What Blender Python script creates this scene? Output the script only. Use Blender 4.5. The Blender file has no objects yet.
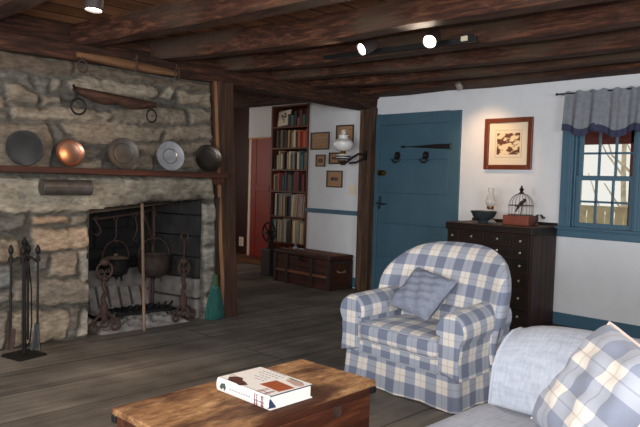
import bpy, bmesh, math, random
import numpy as np
from mathutils import Matrix, Vector, Euler

# ---------------------------------------------------------------- scene, camera, light
scene = bpy.context.scene
COL = scene.collection
PI = math.pi

def lin(c):
    c = c / 255.0
    return c / 12.92 if c <= 0.04045 else ((c + 0.055) / 1.055) ** 2.4

def rgb(r, g, b):
    return (lin(r), lin(g), lin(b), 1.0)

EXPOSURE = 0.75
scene.view_settings.view_transform = 'Standard'
scene.view_settings.look = 'None'
scene.view_settings.gamma = 1.0
scene.view_settings.use_curve_mapping = False
scene.view_settings.exposure = EXPOSURE

cam_data = bpy.data.cameras.new('camera')
cam = bpy.data.objects.new('camera', cam_data)
COL.objects.link(cam)
cam_data.sensor_width = 36.0
cam_data.lens = 655.778 / 640.0 * 36.0
cam_data.clip_start = 0.05
YAW, PITCH, ROLL = 0.790312682, -0.0501848863, 0.0283161035
_f = Vector((-math.sin(YAW) * math.cos(PITCH), math.cos(YAW) * math.cos(PITCH), math.sin(PITCH)))
_r = _f.cross(Vector((0, 0, 1))).normalized()
_u = _r.cross(_f)
_R = math.cos(ROLL) * _r + math.sin(ROLL) * _u
_U = -math.sin(ROLL) * _r + math.cos(ROLL) * _u
cam.matrix_world = Matrix(((_R.x, _U.x, -_f.x, 0), (_R.y, _U.y, -_f.y, 0), (_R.z, _U.z, -_f.z, 1.25), (0, 0, 0, 1)))
scene.camera = cam

world = bpy.data.worlds.new('overcast_sky')
scene.world = world
world.use_nodes = True
_bg = world.node_tree.nodes['Background']
_bg.inputs['Color'].default_value = (0.97, 0.95, 0.90, 1)
_bg.inputs['Strength'].default_value = 0.62
scene.cycles.max_bounces = 8
scene.cycles.diffuse_bounces = 5

def lamp(name, kind, loc, energy, color, parent=None, aim=None, **kw):
    d = bpy.data.lights.new(name, kind)
    d.energy = energy
    d.color = color
    for k, v in kw.items():
        setattr(d, k, v)
    o = bpy.data.objects.new(name, d)
    COL.objects.link(o)
    o.location = loc
    if aim is not None:
        v = Vector(aim) - Vector(loc)
        o.rotation_euler = v.to_track_quat('-Z', 'Y').to_euler()
    if parent:
        o.parent = parent
    return o

DAY = (0.93, 0.965, 1.0)
WARM = (1.0, 0.62, 0.32)
# daylight through the windows behind and beside the camera
lamp('daylight_rear', 'AREA', (-2.6, -2.12, 1.5), 57, DAY, aim=(-2.7, 4, 1.0), shape='RECTANGLE', size=1.5, size_y=1.1)
lamp('daylight_rear_near', 'AREA', (0.3, -2.12, 1.5), 57, DAY, aim=(-0.6, 4, 1.0), shape='RECTANGLE', size=1.5, size_y=1.1)
lamp('daylight_side', 'AREA', (1.72, 1.2, 1.6), 50, DAY, aim=(-4, 2.2, 1.0), shape='RECTANGLE', size=1.5, size_y=1.1)
lamp('passage_fill', 'AREA', (-9.2, 4.3, 1.5), 15, (1.0, .88, .76), aim=(-5.5, 5.0, 1.0), shape='RECTANGLE', size=1.2, size_y=1.0)  # warm fill added to brighten the passage; no window stands there
# the camera's own flash
lamp('camera_flash', 'AREA', (0.02, -0.02, 1.40), 36, (1.0, 0.96, 0.92), aim=(-3.3, 3.3, 1.0), shape='DISK', size=0.08)

# ---------------------------------------------------------------- helpers
class MB:
    """collects vertices and faces; build() links them as one mesh object"""
    def __init__(self):
        self.v, self.f, self.uv, self.mi, self.sm = [], [], {}, [], []
        self.mat = 0
        self.M = Matrix.Identity(4)
    def add(self, verts, faces, uvs=None, smooth=False):
        n = len(self.v)
        for i, p in enumerate(verts):
            q = self.M @ Vector(p)
            self.v.append((q.x, q.y, q.z))
            if uvs:
                self.uv[n + i] = uvs[i]
        for fc in faces:
            self.f.append(tuple(n + i for i in fc))
            self.mi.append(self.mat)
            self.sm.append(smooth)
    def hexa(self, b, t):
        self.add(list(b) + list(t), [(3, 2, 1, 0), (4, 5, 6, 7), (0, 1, 5, 4), (1, 2, 6, 5), (2, 3, 7, 6), (3, 0, 4, 7)])
    def box(self, x0, x1, y0, y1, z0, z1):
        self.hexa([(x0, y0, z0), (x1, y0, z0), (x1, y1, z0), (x0, y1, z0)],
                  [(x0, y0, z1), (x1, y0, z1), (x1, y1, z1), (x0, y1, z1)])
    def cbox(self, c, s):
        self.box(c[0] - s[0] / 2, c[0] + s[0] / 2, c[1] - s[1] / 2, c[1] + s[1] / 2, c[2] - s[2] / 2, c[2] + s[2] / 2)
    def lathe(self, prof, seg=24, M=None, smooth=True):
        """prof: (r, z) list around the local z axis"""
        M = M or Matrix.Identity(4)
        vs, fs = [], []
        for r, z in prof:
            for k in range(seg):
                a = 2 * PI * k / seg
                vs.append(M @ Vector((r * math.cos(a), r * math.sin(a), z)))
        for i in range(len(prof) - 1):
            for k in range(seg):
                a, b = i * seg + k, i * seg + (k + 1) % seg
                fs.append((a, b, b + seg, a + seg))
        if prof[0][0] > 1e-6:
            fs.append(tuple(reversed(range(seg))))
        if prof[-1][0] > 1e-6:
            fs.append(tuple(range((len(prof) - 1) * seg, len(prof) * seg)))
        self.add(vs, fs, smooth=smooth)
    def tube(self, pts, rad, seg=8, closed=False, smooth=True, flat=1.0):
        P = [Vector(p) for p in pts]
        n = len(P)
        R = rad if isinstance(rad, (list, tuple)) else [rad] * n
        vs, fs = [], []
        prev = None
        for i in range(n):
            if closed:
                t = (P[(i + 1) % n] - P[i - 1])
            else:
                t = P[min(i + 1, n - 1)] - P[max(i - 1, 0)]
            t.normalize()
            if prev is None:
                ref = Vector((0, 0, 1)) if abs(t.z) < 0.9 else Vector((1, 0, 0))
                a = t.cross(ref).normalized()
            else:
                a = (prev - t * prev.dot(t))
                a = a.normalized() if a.length > 1e-6 else t.orthogonal().normalized()
            prev = a
            b = t.cross(a)
            for k in range(seg):
                an = 2 * PI * k / seg
                vs.append(P[i] + R[i] * (math.cos(an) * a + flat * math.sin(an) * b))
        m = n if closed else n - 1
        for i in range(m):
            for k in range(seg):
                a, b = i * seg + k, i * seg + (k + 1) % seg
                c, d = ((i + 1) % n) * seg + (k + 1) % seg, ((i + 1) % n) * seg + k
                fs.append((a, b, c, d))
        if not closed:
            fs.append(tuple(reversed(range(seg))))
            fs.append(tuple(range((n - 1) * seg, n * seg)))
        self.add(vs, fs, smooth=smooth)
    def ring(self, c, r, t, axis='x', seg=24, sx=1.0, sy=1.0, tilt=None):
        pts = []
        for k in range(seg):
            a = 2 * PI * k / seg
            p = {'x': (0, r * sx * math.cos(a), r * sy * math.sin(a)), 'y': (r * sx * math.cos(a), 0, r * sy * math.sin(a)),
                 'z': (r * sx * math.cos(a), r * sy * math.sin(a), 0)}[axis]
            p = Vector(p)
            if tilt is not None:
                p = tilt @ p
            pts.append(Vector(c) + p)
        self.tube(pts, t, 7, closed=True)
    def ball(self, c, r, seg=16, rings=10, s=(1, 1, 1)):
        prof = [(max(r * math.sin(PI * i / rings), 0.0), -r * math.cos(PI * i / rings)) for i in range(rings + 1)]
        prof[0] = (1e-7, -r); prof[-1] = (1e-7, r)
        self.lathe(prof, seg, Matrix.Translation(c) @ Matrix.Diagonal((*s, 1)))
    def prism(self, poly, fn, d0, d1, smooth=False):
        """poly: 2D points, fn(u, v, d) -> 3D"""
        n = len(poly)
        vs = [fn(u, v, d0) for u, v in poly] + [fn(u, v, d1) for u, v in poly]
        fs = [tuple(reversed(range(n))), tuple(range(n, 2 * n))]
        fs += [(i, (i + 1) % n, n + (i + 1) % n, n + i) for i in range(n)]
        self.add(vs, fs, smooth=smooth)
    def grid(self, nu, nv, fn, closed_u=False, smooth=True):
        """fn(i/nu, j/nv) -> (point, uv)"""
        vs, us, fs = [], [], []
        for j in range(nv + 1):
            for i in range(nu + 1):
                p, uv = fn(i / nu, j / nv)
                vs.append(p); us.append(uv)
        w = nu + 1
        for j in range(nv):
            for i in range(nu):
                fs.append((j * w + i, j * w + i + 1, (j + 1) * w + i + 1, (j + 1) * w + i))
        self.add(vs, fs, us, smooth)
    def build(self, name, mats, parent=None, bevel=0.0, seg=2, subsurf=0, merge=False, solid=0.0, split=True):
        me = bpy.data.meshes.new(name)
        me.from_pydata(self.v, [], self.f)
        if not isinstance(mats, (list, tuple)):
            mats = [mats]
        for m in mats:
            me.materials.append(m)
        me.polygons.foreach_set('material_index', self.mi)
        me.polygons.foreach_set('use_smooth', self.sm)
        if self.uv:
            lay = me.uv_layers.new(name='UVMap')
            for l in me.loops:
                u = self.uv.get(l.vertex_index)
                if u:
                    lay.data[l.index].uv = u
        me.update()
        bm = bmesh.new(); bm.from_mesh(me)
        if merge:
            bmesh.ops.remove_doubles(bm, verts=bm.verts, dist=1e-5)
        bmesh.ops.recalc_face_normals(bm, faces=bm.faces)
        bm.to_mesh(me); bm.free()
        o = bpy.data.objects.new(name, me)
        COL.objects.link(o)
        if parent is not None:
            o.parent = parent
        if solid:
            md = o.modifiers.new('thickness', 'SOLIDIFY'); md.thickness = solid; md.offset = 0
        if split and any(self.sm):
            md = o.modifiers.new('split', 'EDGE_SPLIT'); md.split_angle = math.radians(38); md.use_edge_sharp = False
        if bevel:
            md = o.modifiers.new('edge', 'BEVEL'); md.width = bevel; md.segments = seg; md.limit_method = 'ANGLE'
        if subsurf:
            md = o.modifiers.new('smooth', 'SUBSURF'); md.levels = subsurf; md.render_levels = subsurf
        return o

def tag(o, label, cat, group=None, kind=None):
    if label: o['label'] = label
    if cat: o['category'] = cat
    if group: o['group'] = group
    if kind: o['kind'] = kind
    return o

def struct(o):
    o['kind'] = 'structure'
    return o

def thing(name, label, cat, loc=(0, 0, 0), rz=0.0, group=None):
    o = bpy.data.objects.new(name, None)
    o.empty_display_size = 0.05
    COL.objects.link(o)
    o.location = loc
    o.rotation_euler = (0, 0, rz)
    return tag(o, label, cat, group)

def RX(a): return Matrix.Rotation(a, 4, 'X')
def RY(a): return Matrix.Rotation(a, 4, 'Y')
def RZ(a): return Matrix.Rotation(a, 4, 'Z')
def TR(*p): return Matrix.Translation(p)

# ---------------------------------------------------------------- materials
def nmat(name):
    m = bpy.data.materials.new(name)
    m.use_nodes = True
    nt = m.node_tree
    return m, nt, nt.nodes, nt.links, nt.nodes['Principled BSDF']

def plain(name, col, rough=0.6, metal=0.0, noise=0.0, nscale=20.0, bump=0.0, **kw):
    m, nt, N, L, B = nmat(name)
    B.inputs['Roughness'].default_value = rough
    B.inputs['Metallic'].default_value = metal
    B.inputs['Base Color'].default_value = col
    for k, v in kw.items():
        B.inputs[k.replace('_', ' ')].default_value = v
    if noise or bump:
        tc = N.new('ShaderNodeTexCoord')
        nz = N.new('ShaderNodeTexNoise'); nz.inputs['Scale'].default_value = nscale; nz.inputs['Detail'].default_value = 5
        L.new(tc.outputs['Object'], nz.inputs['Vector'])
        if noise:
            mx = N.new('ShaderNodeMix'); mx.data_type = 'RGBA'
            mx.inputs[6].default_value = tuple(c * (1 - noise) for c in col[:3]) + (1,)
            mx.inputs[7].default_value = tuple(min(1, c * (1 + noise)) for c in col[:3]) + (1,)
            rp = N.new('ShaderNodeMapRange'); rp.inputs[1].default_value = 0.3; rp.inputs[2].default_value = 0.7
            L.new(nz.outputs['Fac'], rp.inputs[0]); L.new(rp.outputs[0], mx.inputs[0])
            L.new(mx.outputs[2], B.inputs['Base Color'])
        if bump:
            bp = N.new('ShaderNodeBump'); bp.inputs['Strength'].default_value = bump; bp.inputs['Distance'].default_value = 0.01
            L.new(nz.outputs['Fac'], bp.inputs['Height']); L.new(bp.outputs[0], B.inputs['Normal'])
    return m

def wood(name, cols, axis='x', scale=7.0, stretch=0.07, rough=0.7, bump=0.35, patch=None, patch_scale=1.2, patch_lo=0.45, patch_hi=0.7, spec=0.3):
    """grain noise stretched along one axis, three colours dark to light, optional worn patches"""
    m, nt, N, L, B = nmat(name)
    B.inputs['Roughness'].default_value = rough
    B.inputs['Specular IOR Level'].default_value = spec
    tc = N.new('ShaderNodeTexCoord')
    mp = N.new('ShaderNodeMapping')
    s = [1.0, 1.0, 1.0]; s['xyz'.index(axis)] = stretch
    mp.inputs['Scale'].default_value = s
    L.new(tc.outputs['Object'], mp.inputs['Vector'])
    nz = N.new('ShaderNodeTexNoise'); nz.inputs['Scale'].default_value = scale * 3; nz.inputs['Detail'].default_value = 9
    nz.inputs['Roughness'].default_value = 0.72; nz.inputs['Distortion'].default_value = 0.25
    L.new(mp.outputs[0], nz.inputs['Vector'])
    cr = N.new('ShaderNodeValToRGB')
    e = cr.color_ramp.elements
    e[0].position = 0.3; e[0].color = cols[0]
    e[1].position = 0.72; e[1].color = cols[-1]
    if len(cols) == 3:
        k = e.new(0.5); k.color = cols[1]
    L.new(nz.outputs['Fac'], cr.inputs[0])
    out = cr.outputs[0]
    if patch:
        n2 = N.new('ShaderNodeTexNoise'); n2.inputs['Scale'].default_value = patch_scale; n2.inputs['Detail'].default_value = 6
        mp2 = N.new('ShaderNodeMapping'); s2 = [1.0, 1.0, 1.0]; s2['xyz'.index(axis)] = 0.35
        mp2.inputs['Scale'].default_value = s2
        L.new(tc.outputs['Object'], mp2.inputs['Vector']); L.new(mp2.outputs[0], n2.inputs['Vector'])
        mr = N.new('ShaderNodeMapRange'); mr.inputs[1].default_value = patch_lo; mr.inputs[2].default_value = patch_hi
        L.new(n2.outputs['Fac'], mr.inputs[0])
        mx = N.new('ShaderNodeMix'); mx.data_type = 'RGBA'
        L.new(mr.outputs[0], mx.inputs[0]); L.new(out, mx.inputs[6])
        mm = N.new('ShaderNodeMix'); mm.data_type = 'RGBA'; mm.blend_type = 'MULTIPLY'; mm.inputs[0].default_value = 0.5
        mm.inputs[6].default_value = patch; L.new(cr.outputs[0], mm.inputs[7])
        m3 = N.new('ShaderNodeMix'); m3.data_type = 'RGBA'; m3.inputs[0].default_value = 0.45
        m3.inputs[6].default_value = patch; L.new(mm.outputs[2], m3.inputs[7])
        L.new(m3.outputs[2], mx.inputs[7])
        out = mx.outputs[2]
    L.new(out, B.inputs['Base Color'])
    bp = N.new('ShaderNodeBump'); bp.inputs['Strength'].default_value = bump; bp.inputs['Distance'].default_value = 0.01
    L.new(nz.outputs['Fac'], bp.inputs['Height']); L.new(bp.outputs[0], B.inputs['Normal'])
    return m

def planks(name, cols, along='y', length=3.2, width=0.36, gap=0.006, rough=0.6, grain=20.0, gapcol=None, bump=0.5, spec=0.35):
    """boards laid side by side, joints between them darker"""
    m, nt, N, L, B = nmat(name)
    B.inputs['Roughness'].default_value = rough
    B.inputs['Specular IOR Level'].default_value = spec
    tc = N.new('ShaderNodeTexCoord')
    mp = N.new('ShaderNodeMapping')
    if along == 'y':
        mp.inputs['Rotation'].default_value = (0, 0, PI / 2)
    elif along == 'z':
        mp.inputs['Rotation'].default_value = (0, PI / 2, 0)
    L.new(tc.outputs['Object'], mp.inputs['Vector'])
    br = N.new('ShaderNodeTexBrick')
    br.inputs['Scale'].default_value = 1.0
    br.inputs['Brick Width'].default_value = length
    br.inputs['Row Height'].default_value = width
    br.inputs['Mortar Size'].default_value = gap
    br.inputs['Mortar Smooth'].default_value = 0.2
    br.inputs['Color1'].default_value = (0, 0, 0, 1); br.inputs['Color2'].default_value = (1, 1, 1, 1)
    br.inputs['Mortar'].default_value = (0.5, 0.5, 0.5, 1)
    br.offset = 0.37
    L.new(mp.outputs[0], br.inputs['Vector'])
    ms = N.new('ShaderNodeMapping'); ms.inputs['Scale'].default_value = (0.06, 1, 1)
    L.new(mp.outputs[0], ms.inputs['Vector'])
    ad = N.new('ShaderNodeVectorMath'); ad.operation = 'MULTIPLY_ADD'
    L.new(br.outputs['Color'], ad.inputs[0]); ad.inputs[1].default_value = (7, 3, 5); L.new(ms.outputs[0], ad.inputs[2])
    nz = N.new('ShaderNodeTexNoise'); nz.inputs['Scale'].default_value = grain; nz.inputs['Detail'].default_value = 9; nz.inputs['Roughness'].default_value = 0.65
    L.new(ad.outputs[0], nz.inputs['Vector'])
    n2 = N.new('ShaderNodeTexNoise'); n2.inputs['Scale'].default_value = 2.2; n2.inputs['Detail'].default_value = 6
    L.new(tc.outputs['Object'], n2.inputs['Vector'])
    mth = N.new('ShaderNodeMath'); mth.operation = 'MULTIPLY_ADD'; mth.inputs[1].default_value = 0.55
    L.new(n2.outputs['Fac'], mth.inputs[0])
    m2 = N.new('ShaderNodeMath'); m2.operation = 'MULTIPLY'; m2.inputs[1].default_value = 0.45
    L.new(nz.outputs['Fac'], m2.inputs[0]); L.new(m2.outputs[0], mth.inputs[2])
    sep = N.new('ShaderNodeSeparateColor'); L.new(br.outputs['Color'], sep.inputs[0])
    m3 = N.new('ShaderNodeMath'); m3.operation = 'MULTIPLY_ADD'; m3.inputs[1].default_value = 0.16
    L.new(sep.outputs[0], m3.inputs[0]); L.new(mth.outputs[0], m3.inputs[2])
    cr = N.new('ShaderNodeValToRGB'); e = cr.color_ramp.elements
    e[0].position = 0.4; e[0].color = cols[0]; e[1].position = 0.78; e[1].color = cols[-1]
    if len(cols) == 3:
        k = e.new(0.58); k.color = cols[1]
    L.new(m3.outputs[0], cr.inputs[0])
    mx = N.new('ShaderNodeMix'); mx.data_type = 'RGBA'
    L.new(br.outputs['Fac'], mx.inputs[0]); L.new(cr.outputs[0], mx.inputs[6])
    mx.inputs[7].default_value = gapcol or (cols[0][0] * .3, cols[0][1] * .3, cols[0][2] * .3, 1)
    L.new(mx.outputs[2], B.inputs['Base Color'])
    hs = N.new('ShaderNodeMath'); hs.operation = 'MULTIPLY_ADD'; hs.inputs[1].default_value = -1.5
    L.new(br.outputs['Fac'], hs.inputs[0]); L.new(nz.outputs['Fac'], hs.inputs[2])
    bp = N.new('ShaderNodeBump'); bp.inputs['Strength'].default_value = bump; bp.inputs['Distance'].default_value = 0.006
    L.new(hs.outputs[0], bp.inputs['Height']); L.new(bp.outputs[0], B.inputs['Normal'])
    return m

def plaid(name, dark, mid, light, period=0.148, offu=0.0, offv=0.0):
    """woven check: two sets of stripes on the fabric's own UVs (metres), thin lines, weave bump"""
    m, nt, N, L, B = nmat(name)
    B.inputs['Roughness'].default_value = 0.95
    B.inputs['Specular IOR Level'].default_value = 0.1
    B.inputs['Sheen Weight'].default_value = 0.15
    tc = N.new('ShaderNodeTexCoord')
    sp = N.new('ShaderNodeSeparateXYZ')
    L.new(tc.outputs['UV'], sp.inputs[0])
    def M(op, a, b=None, c=None):
        n = N.new('ShaderNodeMath'); n.operation = op
        for i, x in enumerate((a, b, c)):
            if x is None: continue
            if isinstance(x, (int, float)): n.inputs[i].default_value = x
            else: L.new(x, n.inputs[i])
        return n.outputs[0]
    st, ln = [], []
    for out, off in ((sp.outputs[0], offu), (sp.outputs[1], offv)):
        t = M('FRACT', M('DIVIDE', M('ADD', out, off + 17.0), period))
        st.append(M('LESS_THAN', t, 0.5))
        ln.append(M('LESS_THAN', M('ABSOLUTE', M('SUBTRACT', t, 0.75)), 0.018))
    sm = M('MULTIPLY', M('ADD', st[0], st[1]), 0.5)
    cr = N.new('ShaderNodeValToRGB'); cr.color_ramp.interpolation = 'CONSTANT'
    e = cr.color_ramp.elements
    e[0].position = 0; e[0].color = light; e[1].position = 0.3; e[1].color = mid
    k = e.new(0.8); k.color = dark
    L.new(sm, cr.inputs[0])
    nz = N.new('ShaderNodeTexNoise'); nz.inputs['Scale'].default_value = 380; nz.inputs['Detail'].default_value = 2
    L.new(tc.outputs['Object'], nz.inputs['Vector'])
    mr = N.new('ShaderNodeMapRange'); mr.inputs[3].default_value = 0.86; mr.inputs[4].default_value = 1.08
    L.new(nz.outputs['Fac'], mr.inputs[0])
    line = M('MULTIPLY', M('MINIMUM', M('ADD', ln[0], ln[1]), 1.0), 0.22)
    fac = M('MULTIPLY', mr.outputs[0], M('SUBTRACT', 1.0, line))
    mx = N.new('ShaderNodeVectorMath'); mx.operation = 'SCALE'
    L.new(cr.outputs[0], mx.inputs[0]); L.new(fac, mx.inputs['Scale'])
    L.new(mx.outputs[0], B.inputs['Base Color'])
    bp = N.new('ShaderNodeBump'); bp.inputs['Strength'].default_value = 0.12; bp.inputs['Distance'].default_value = 0.003
    L.new(nz.outputs['Fac'], bp.inputs['Height']); L.new(bp.outputs[0], B.inputs['Normal'])
    return m

def linen(name, c1, c2, scale=90.0):
    m, nt, N, L, B = nmat(name)
    B.inputs['Roughness'].default_value = 0.95
    B.inputs['Specular IOR Level'].default_value = 0.1
    tc = N.new('ShaderNodeTexCoord')
    outs = []
    for sc in ((1, 0.12, 0.3), (0.12, 1, 0.5)):
        mp = N.new('ShaderNodeMapping'); mp.inputs['Scale'].default_value = sc
        L.new(tc.outputs['Object'], mp.inputs['Vector'])
        nz = N.new('ShaderNodeTexNoise'); nz.inputs['Scale'].default_value = scale; nz.inputs['Detail'].default_value = 3
        L.new(mp.outputs[0], nz.inputs['Vector']); outs.append(nz.outputs['Fac'])
    a = N.new('ShaderNodeMath'); a.operation = 'ADD'; L.new(outs[0], a.inputs[0]); L.new(outs[1], a.inputs[1])
    mr = N.new('ShaderNodeMapRange'); mr.inputs[1].default_value = 0.75; mr.inputs[2].default_value = 1.3
    L.new(a.outputs[0], mr.inputs[0])
    mx = N.new('ShaderNodeMix'); mx.data_type = 'RGBA'; mx.inputs[6].default_value = c1; mx.inputs[7].default_value = c2
    L.new(mr.outputs[0], mx.inputs[0]); L.new(mx.outputs[2], B.inputs['Base Color'])
    bp = N.new('ShaderNodeBump'); bp.inputs['Strength'].default_value = 0.15; bp.inputs['Distance'].default_value = 0.003
    L.new(a.outputs[0], bp.inputs['Height']); L.new(bp.outputs[0], B.inputs['Normal'])
    return m

def emit(name, col, strength):
    m, nt, N, L, B = nmat(name)
    B.inputs['Base Color'].default_value = col
    B.inputs['Emission Color'].default_value = col
    B.inputs['Emission Strength'].default_value = strength
    return m

def glass(name, tint=(1, 1, 1, 1), rough=0.02, opacity=0.12):
    """thin clear glass: mostly transparent with a mirror-like sheen"""
    m, nt, N, L, B = nmat(name)
    tr = N.new('ShaderNodeBsdfTransparent'); tr.inputs[0].default_value = tint
    gl = N.new('ShaderNodeBsdfGlossy'); gl.inputs['Roughness'].default_value = rough
    fr = N.new('ShaderNodeFresnel'); fr.inputs[0].default_value = 1.45
    ad = N.new('ShaderNodeMath'); ad.operation = 'ADD'; ad.inputs[1].default_value = opacity
    L.new(fr.outputs[0], ad.inputs[0])
    mx = N.new('ShaderNodeMixShader')
    L.new(ad.outputs[0], mx.inputs[0]); L.new(tr.outputs[0], mx.inputs[1]); L.new(gl.outputs[0], mx.inputs[2])
    L.new(mx.outputs[0], N['Material Output'].inputs['Surface'])
    return m

def stone_mat(name):
    m, nt, N, L, B = nmat(name)
    B.inputs['Roughness'].default_value = 0.92
    B.inputs['Specular IOR Level'].default_value = 0.2
    at = N.new('ShaderNodeAttribute'); at.attribute_name = 'tint'
    tc = N.new('ShaderNodeTexCoord')
    n1 = N.new('ShaderNodeTexNoise'); n1.inputs['Scale'].default_value = 26; n1.inputs['Detail'].default_value = 10; n1.inputs['Roughness'].default_value = 0.7
    n2 = N.new('ShaderNodeTexNoise'); n2.inputs['Scale'].default_value = 7; n2.inputs['Detail'].default_value = 6
    mp = N.new('ShaderNodeMapping'); mp.inputs['Scale'].default_value = (1, 0.6, 1.5)
    L.new(tc.outputs['Object'], mp.inputs['Vector'])
    L.new(mp.outputs[0], n1.inputs['Vector']); L.new(mp.outputs[0], n2.inputs['Vector'])
    mr = N.new('ShaderNodeMapRange'); mr.inputs[1].default_value = 0.3; mr.inputs[2].default_value = 0.7; mr.inputs[3].default_value = 0.45; mr.inputs[4].default_value = 1.3
    L.new(n1.outputs['Fac'], mr.inputs[0])
    m2 = N.new('ShaderNodeMapRange'); m2.inputs[1].default_value = 0.3; m2.inputs[2].default_value = 0.7; m2.inputs[3].default_value = 0.72; m2.inputs[4].default_value = 1.2
    L.new(n2.outputs['Fac'], m2.inputs[0])
    mu = N.new('ShaderNodeMath'); mu.operation = 'MULTIPLY'; L.new(mr.outputs[0], mu.inputs[0]); L.new(m2.outputs[0], mu.inputs[1])
    sc = N.new('ShaderNodeVectorMath'); sc.operation = 'SCALE'
    L.new(at.outputs['Color'], sc.inputs[0]); L.new(mu.outputs[0], sc.inputs['Scale'])
    L.new(sc.outputs[0], B.inputs['Base Color'])
    bp = N.new('ShaderNodeBump'); bp.inputs['Strength'].default_value = 0.9; bp.inputs['Distance'].default_value = 0.016
    L.new(n1.outputs['Fac'], bp.inputs['Height']); L.new(bp.outputs[0], B.inputs['Normal'])
    return m

def sepia(name, dark, lightc, scale=14.0, lo=0.45, hi=0.55):
    """soft blotchy print in two tones"""
    m, nt, N, L, B = nmat(name)
    B.inputs['Roughness'].default_value = 0.6
    tc = N.new('ShaderNodeTexCoord')
    mp = N.new('ShaderNodeMapping'); mp.inputs['Scale'].default_value = (1, 1, 1.7)
    nz = N.new('ShaderNodeTexNoise'); nz.inputs['Scale'].default_value = scale; nz.inputs['Detail'].default_value = 4
    L.new(tc.outputs['Object'], mp.inputs['Vector']); L.new(mp.outputs[0], nz.inputs['Vector'])
    cr = N.new('ShaderNodeValToRGB'); e = cr.color_ramp.elements
    e[0].position = lo; e[0].color = dark; e[1].position = hi; e[1].color = lightc
    L.new(nz.outputs['Fac'], cr.inputs[0]); L.new(cr.outputs[0], B.inputs['Base Color'])
    return m

M_white = plain('white_plaster', rgb(214, 216, 220), 0.85, noise=0.03, nscale=6, bump=0.08)
M_blue = plain('blue_paint', rgb(62, 93, 109), 0.5, noise=0.06, nscale=5)
M_bluetrim = plain('blue_trim_paint', rgb(62, 97, 117), 0.5, noise=0.06, nscale=5)
M_iron = plain('black_iron', rgb(34, 31, 30), 0.55, 0.6, noise=0.3, nscale=30)
M_black = plain('black_paint', rgb(20, 19, 20), 0.45)
M_rust = plain('rusty_iron', rgb(68, 50, 43), 0.8, 0.3, noise=0.35, nscale=45, bump=0.4)
M_brass = plain('brass', rgb(176, 138, 62), 0.3, 1.0)
M_joist = wood('joist_wood', [rgb(22, 13, 9), rgb(64, 36, 25), rgb(122, 80, 56)], 'x', 13, 0.09, 0.8, 1.0, patch=rgb(84, 68, 55), patch_scale=3.5, patch_lo=.48, patch_hi=.64)
M_beam = wood('beam_wood', [rgb(22, 14, 10), rgb(54, 32, 22), rgb(104, 64, 44)], 'y', 13, 0.10, 0.8, 1.0)
M_post = wood('post_wood', [rgb(34, 22, 16), rgb(60, 40, 29), rgb(90, 62, 44)], 'z', 6, 0.08, 0.75, 0.5)
M_postcorner = wood('corner_post_wood', [rgb(38, 26, 20), rgb(70, 50, 38), rgb(124, 98, 76)], 'z', 6, 0.08, 0.75, 0.5)
M_deck = planks('ceiling_boards', [rgb(70, 46, 32), rgb(122, 82, 54), rgb(164, 118, 82)], 'y', 4.0, 0.24, 0.012, 0.75, 12)
M_floor = planks('floor_boards', [rgb(68, 65, 61), rgb(108, 102, 95), rgb(146, 138, 128)], 'y', 3.0, 0.42, 0.004, 0.6, 18, spec=0.25, bump=.8)
M_stone = stone_mat('field_stone')
M_redwall = planks('red_brown_boards', [rgb(84, 34, 25), rgb(120, 50, 36), rgb(140, 66, 48)], 'z', 4.0, 0.3, 0.004, 0.6, 10)
M_reddoor = plain('red_paint', rgb(134, 34, 26), 0.55, noise=0.15, nscale=6)
M_cream = plain('cream_paint', rgb(222, 206, 184), 0.6)
M_shelfwood = wood('bookcase_wood', [rgb(50, 26, 18), rgb(84, 42, 28), rgb(104, 56, 38)], 'z', 6, 0.1, 0.5, 0.2)
M_mantel = wood('mantel_wood', [rgb(38, 20, 14), rgb(66, 35, 25), rgb(92, 54, 38)], 'y', 7, 0.06, 0.55, 0.3)
M_dresser = wood('dresser_wood', [rgb(26, 17, 14), rgb(46, 29, 23), rgb(66, 43, 34)], 'z', 8, 0.08, 0.5, 0.2)
M_dressertop = wood('dresser_top_wood', [rgb(50, 36, 25), rgb(80, 58, 40), rgb(104, 78, 54)], 'x', 8, 0.08, 0.5, 0.2)
M_drawer = wood('drawer_wood', [rgb(18, 12, 10), rgb(30, 20, 16), rgb(44, 30, 24)], 'x', 8, 0.08, 0.5, 0.2)
M_trunktop = wood('trunk_top_wood', [rgb(78, 48, 30), rgb(150, 108, 70), rgb(204, 164, 118)], 'y', 12, 0.3, 0.75, 1.0, patch=rgb(78, 44, 27), patch_scale=6, patch_lo=0.47, patch_hi=0.6)
M_trunkside = wood('trunk_side_wood', [rgb(54, 28, 18), rgb(104, 54, 32), rgb(146, 84, 50)], 'x', 8, 0.08, 0.5, 0.4)
M_trunkend = wood('trunk_end_wood', [rgb(34, 18, 13), rgb(74, 38, 24), rgb(116, 66, 40)], 'y', 8, 0.08, 0.5, 0.4)
M_chest = wood('chest_wood', [rgb(34, 19, 15), rgb(58, 32, 24), rgb(84, 50, 36)], 'x', 7, 0.1, 0.6, 0.3)
M_chesttrim = plain('chest_dark_strap', rgb(44, 32, 28), 0.6, noise=0.2, nscale=30)
M_plaid = plaid('blue_check_fabric', rgb(118, 125, 144), rgb(160, 165, 177), rgb(218, 211, 203))
M_plaidcushion = plaid('blue_check_pillow_fabric', rgb(128, 134, 150), rgb(160, 164, 174), rgb(214, 206, 196), 0.160)
M_piping = plain('pale_piping', rgb(160, 165, 176), 0.9)
M_sofa = linen('sofa_fabric', rgb(152, 158, 170), rgb(172, 177, 188), 110)
M_denim = linen('cushion_fabric', rgb(120, 126, 142), rgb(140, 146, 160), 200)
M_pewter = plain('pewter', rgb(134, 134, 138), 0.4, 0.1, noise=0.25, nscale=14)
M_pewterdark = plain('dark_pewter', rgb(74, 67, 60), 0.4, 0.15, noise=0.3, nscale=14)
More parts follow.
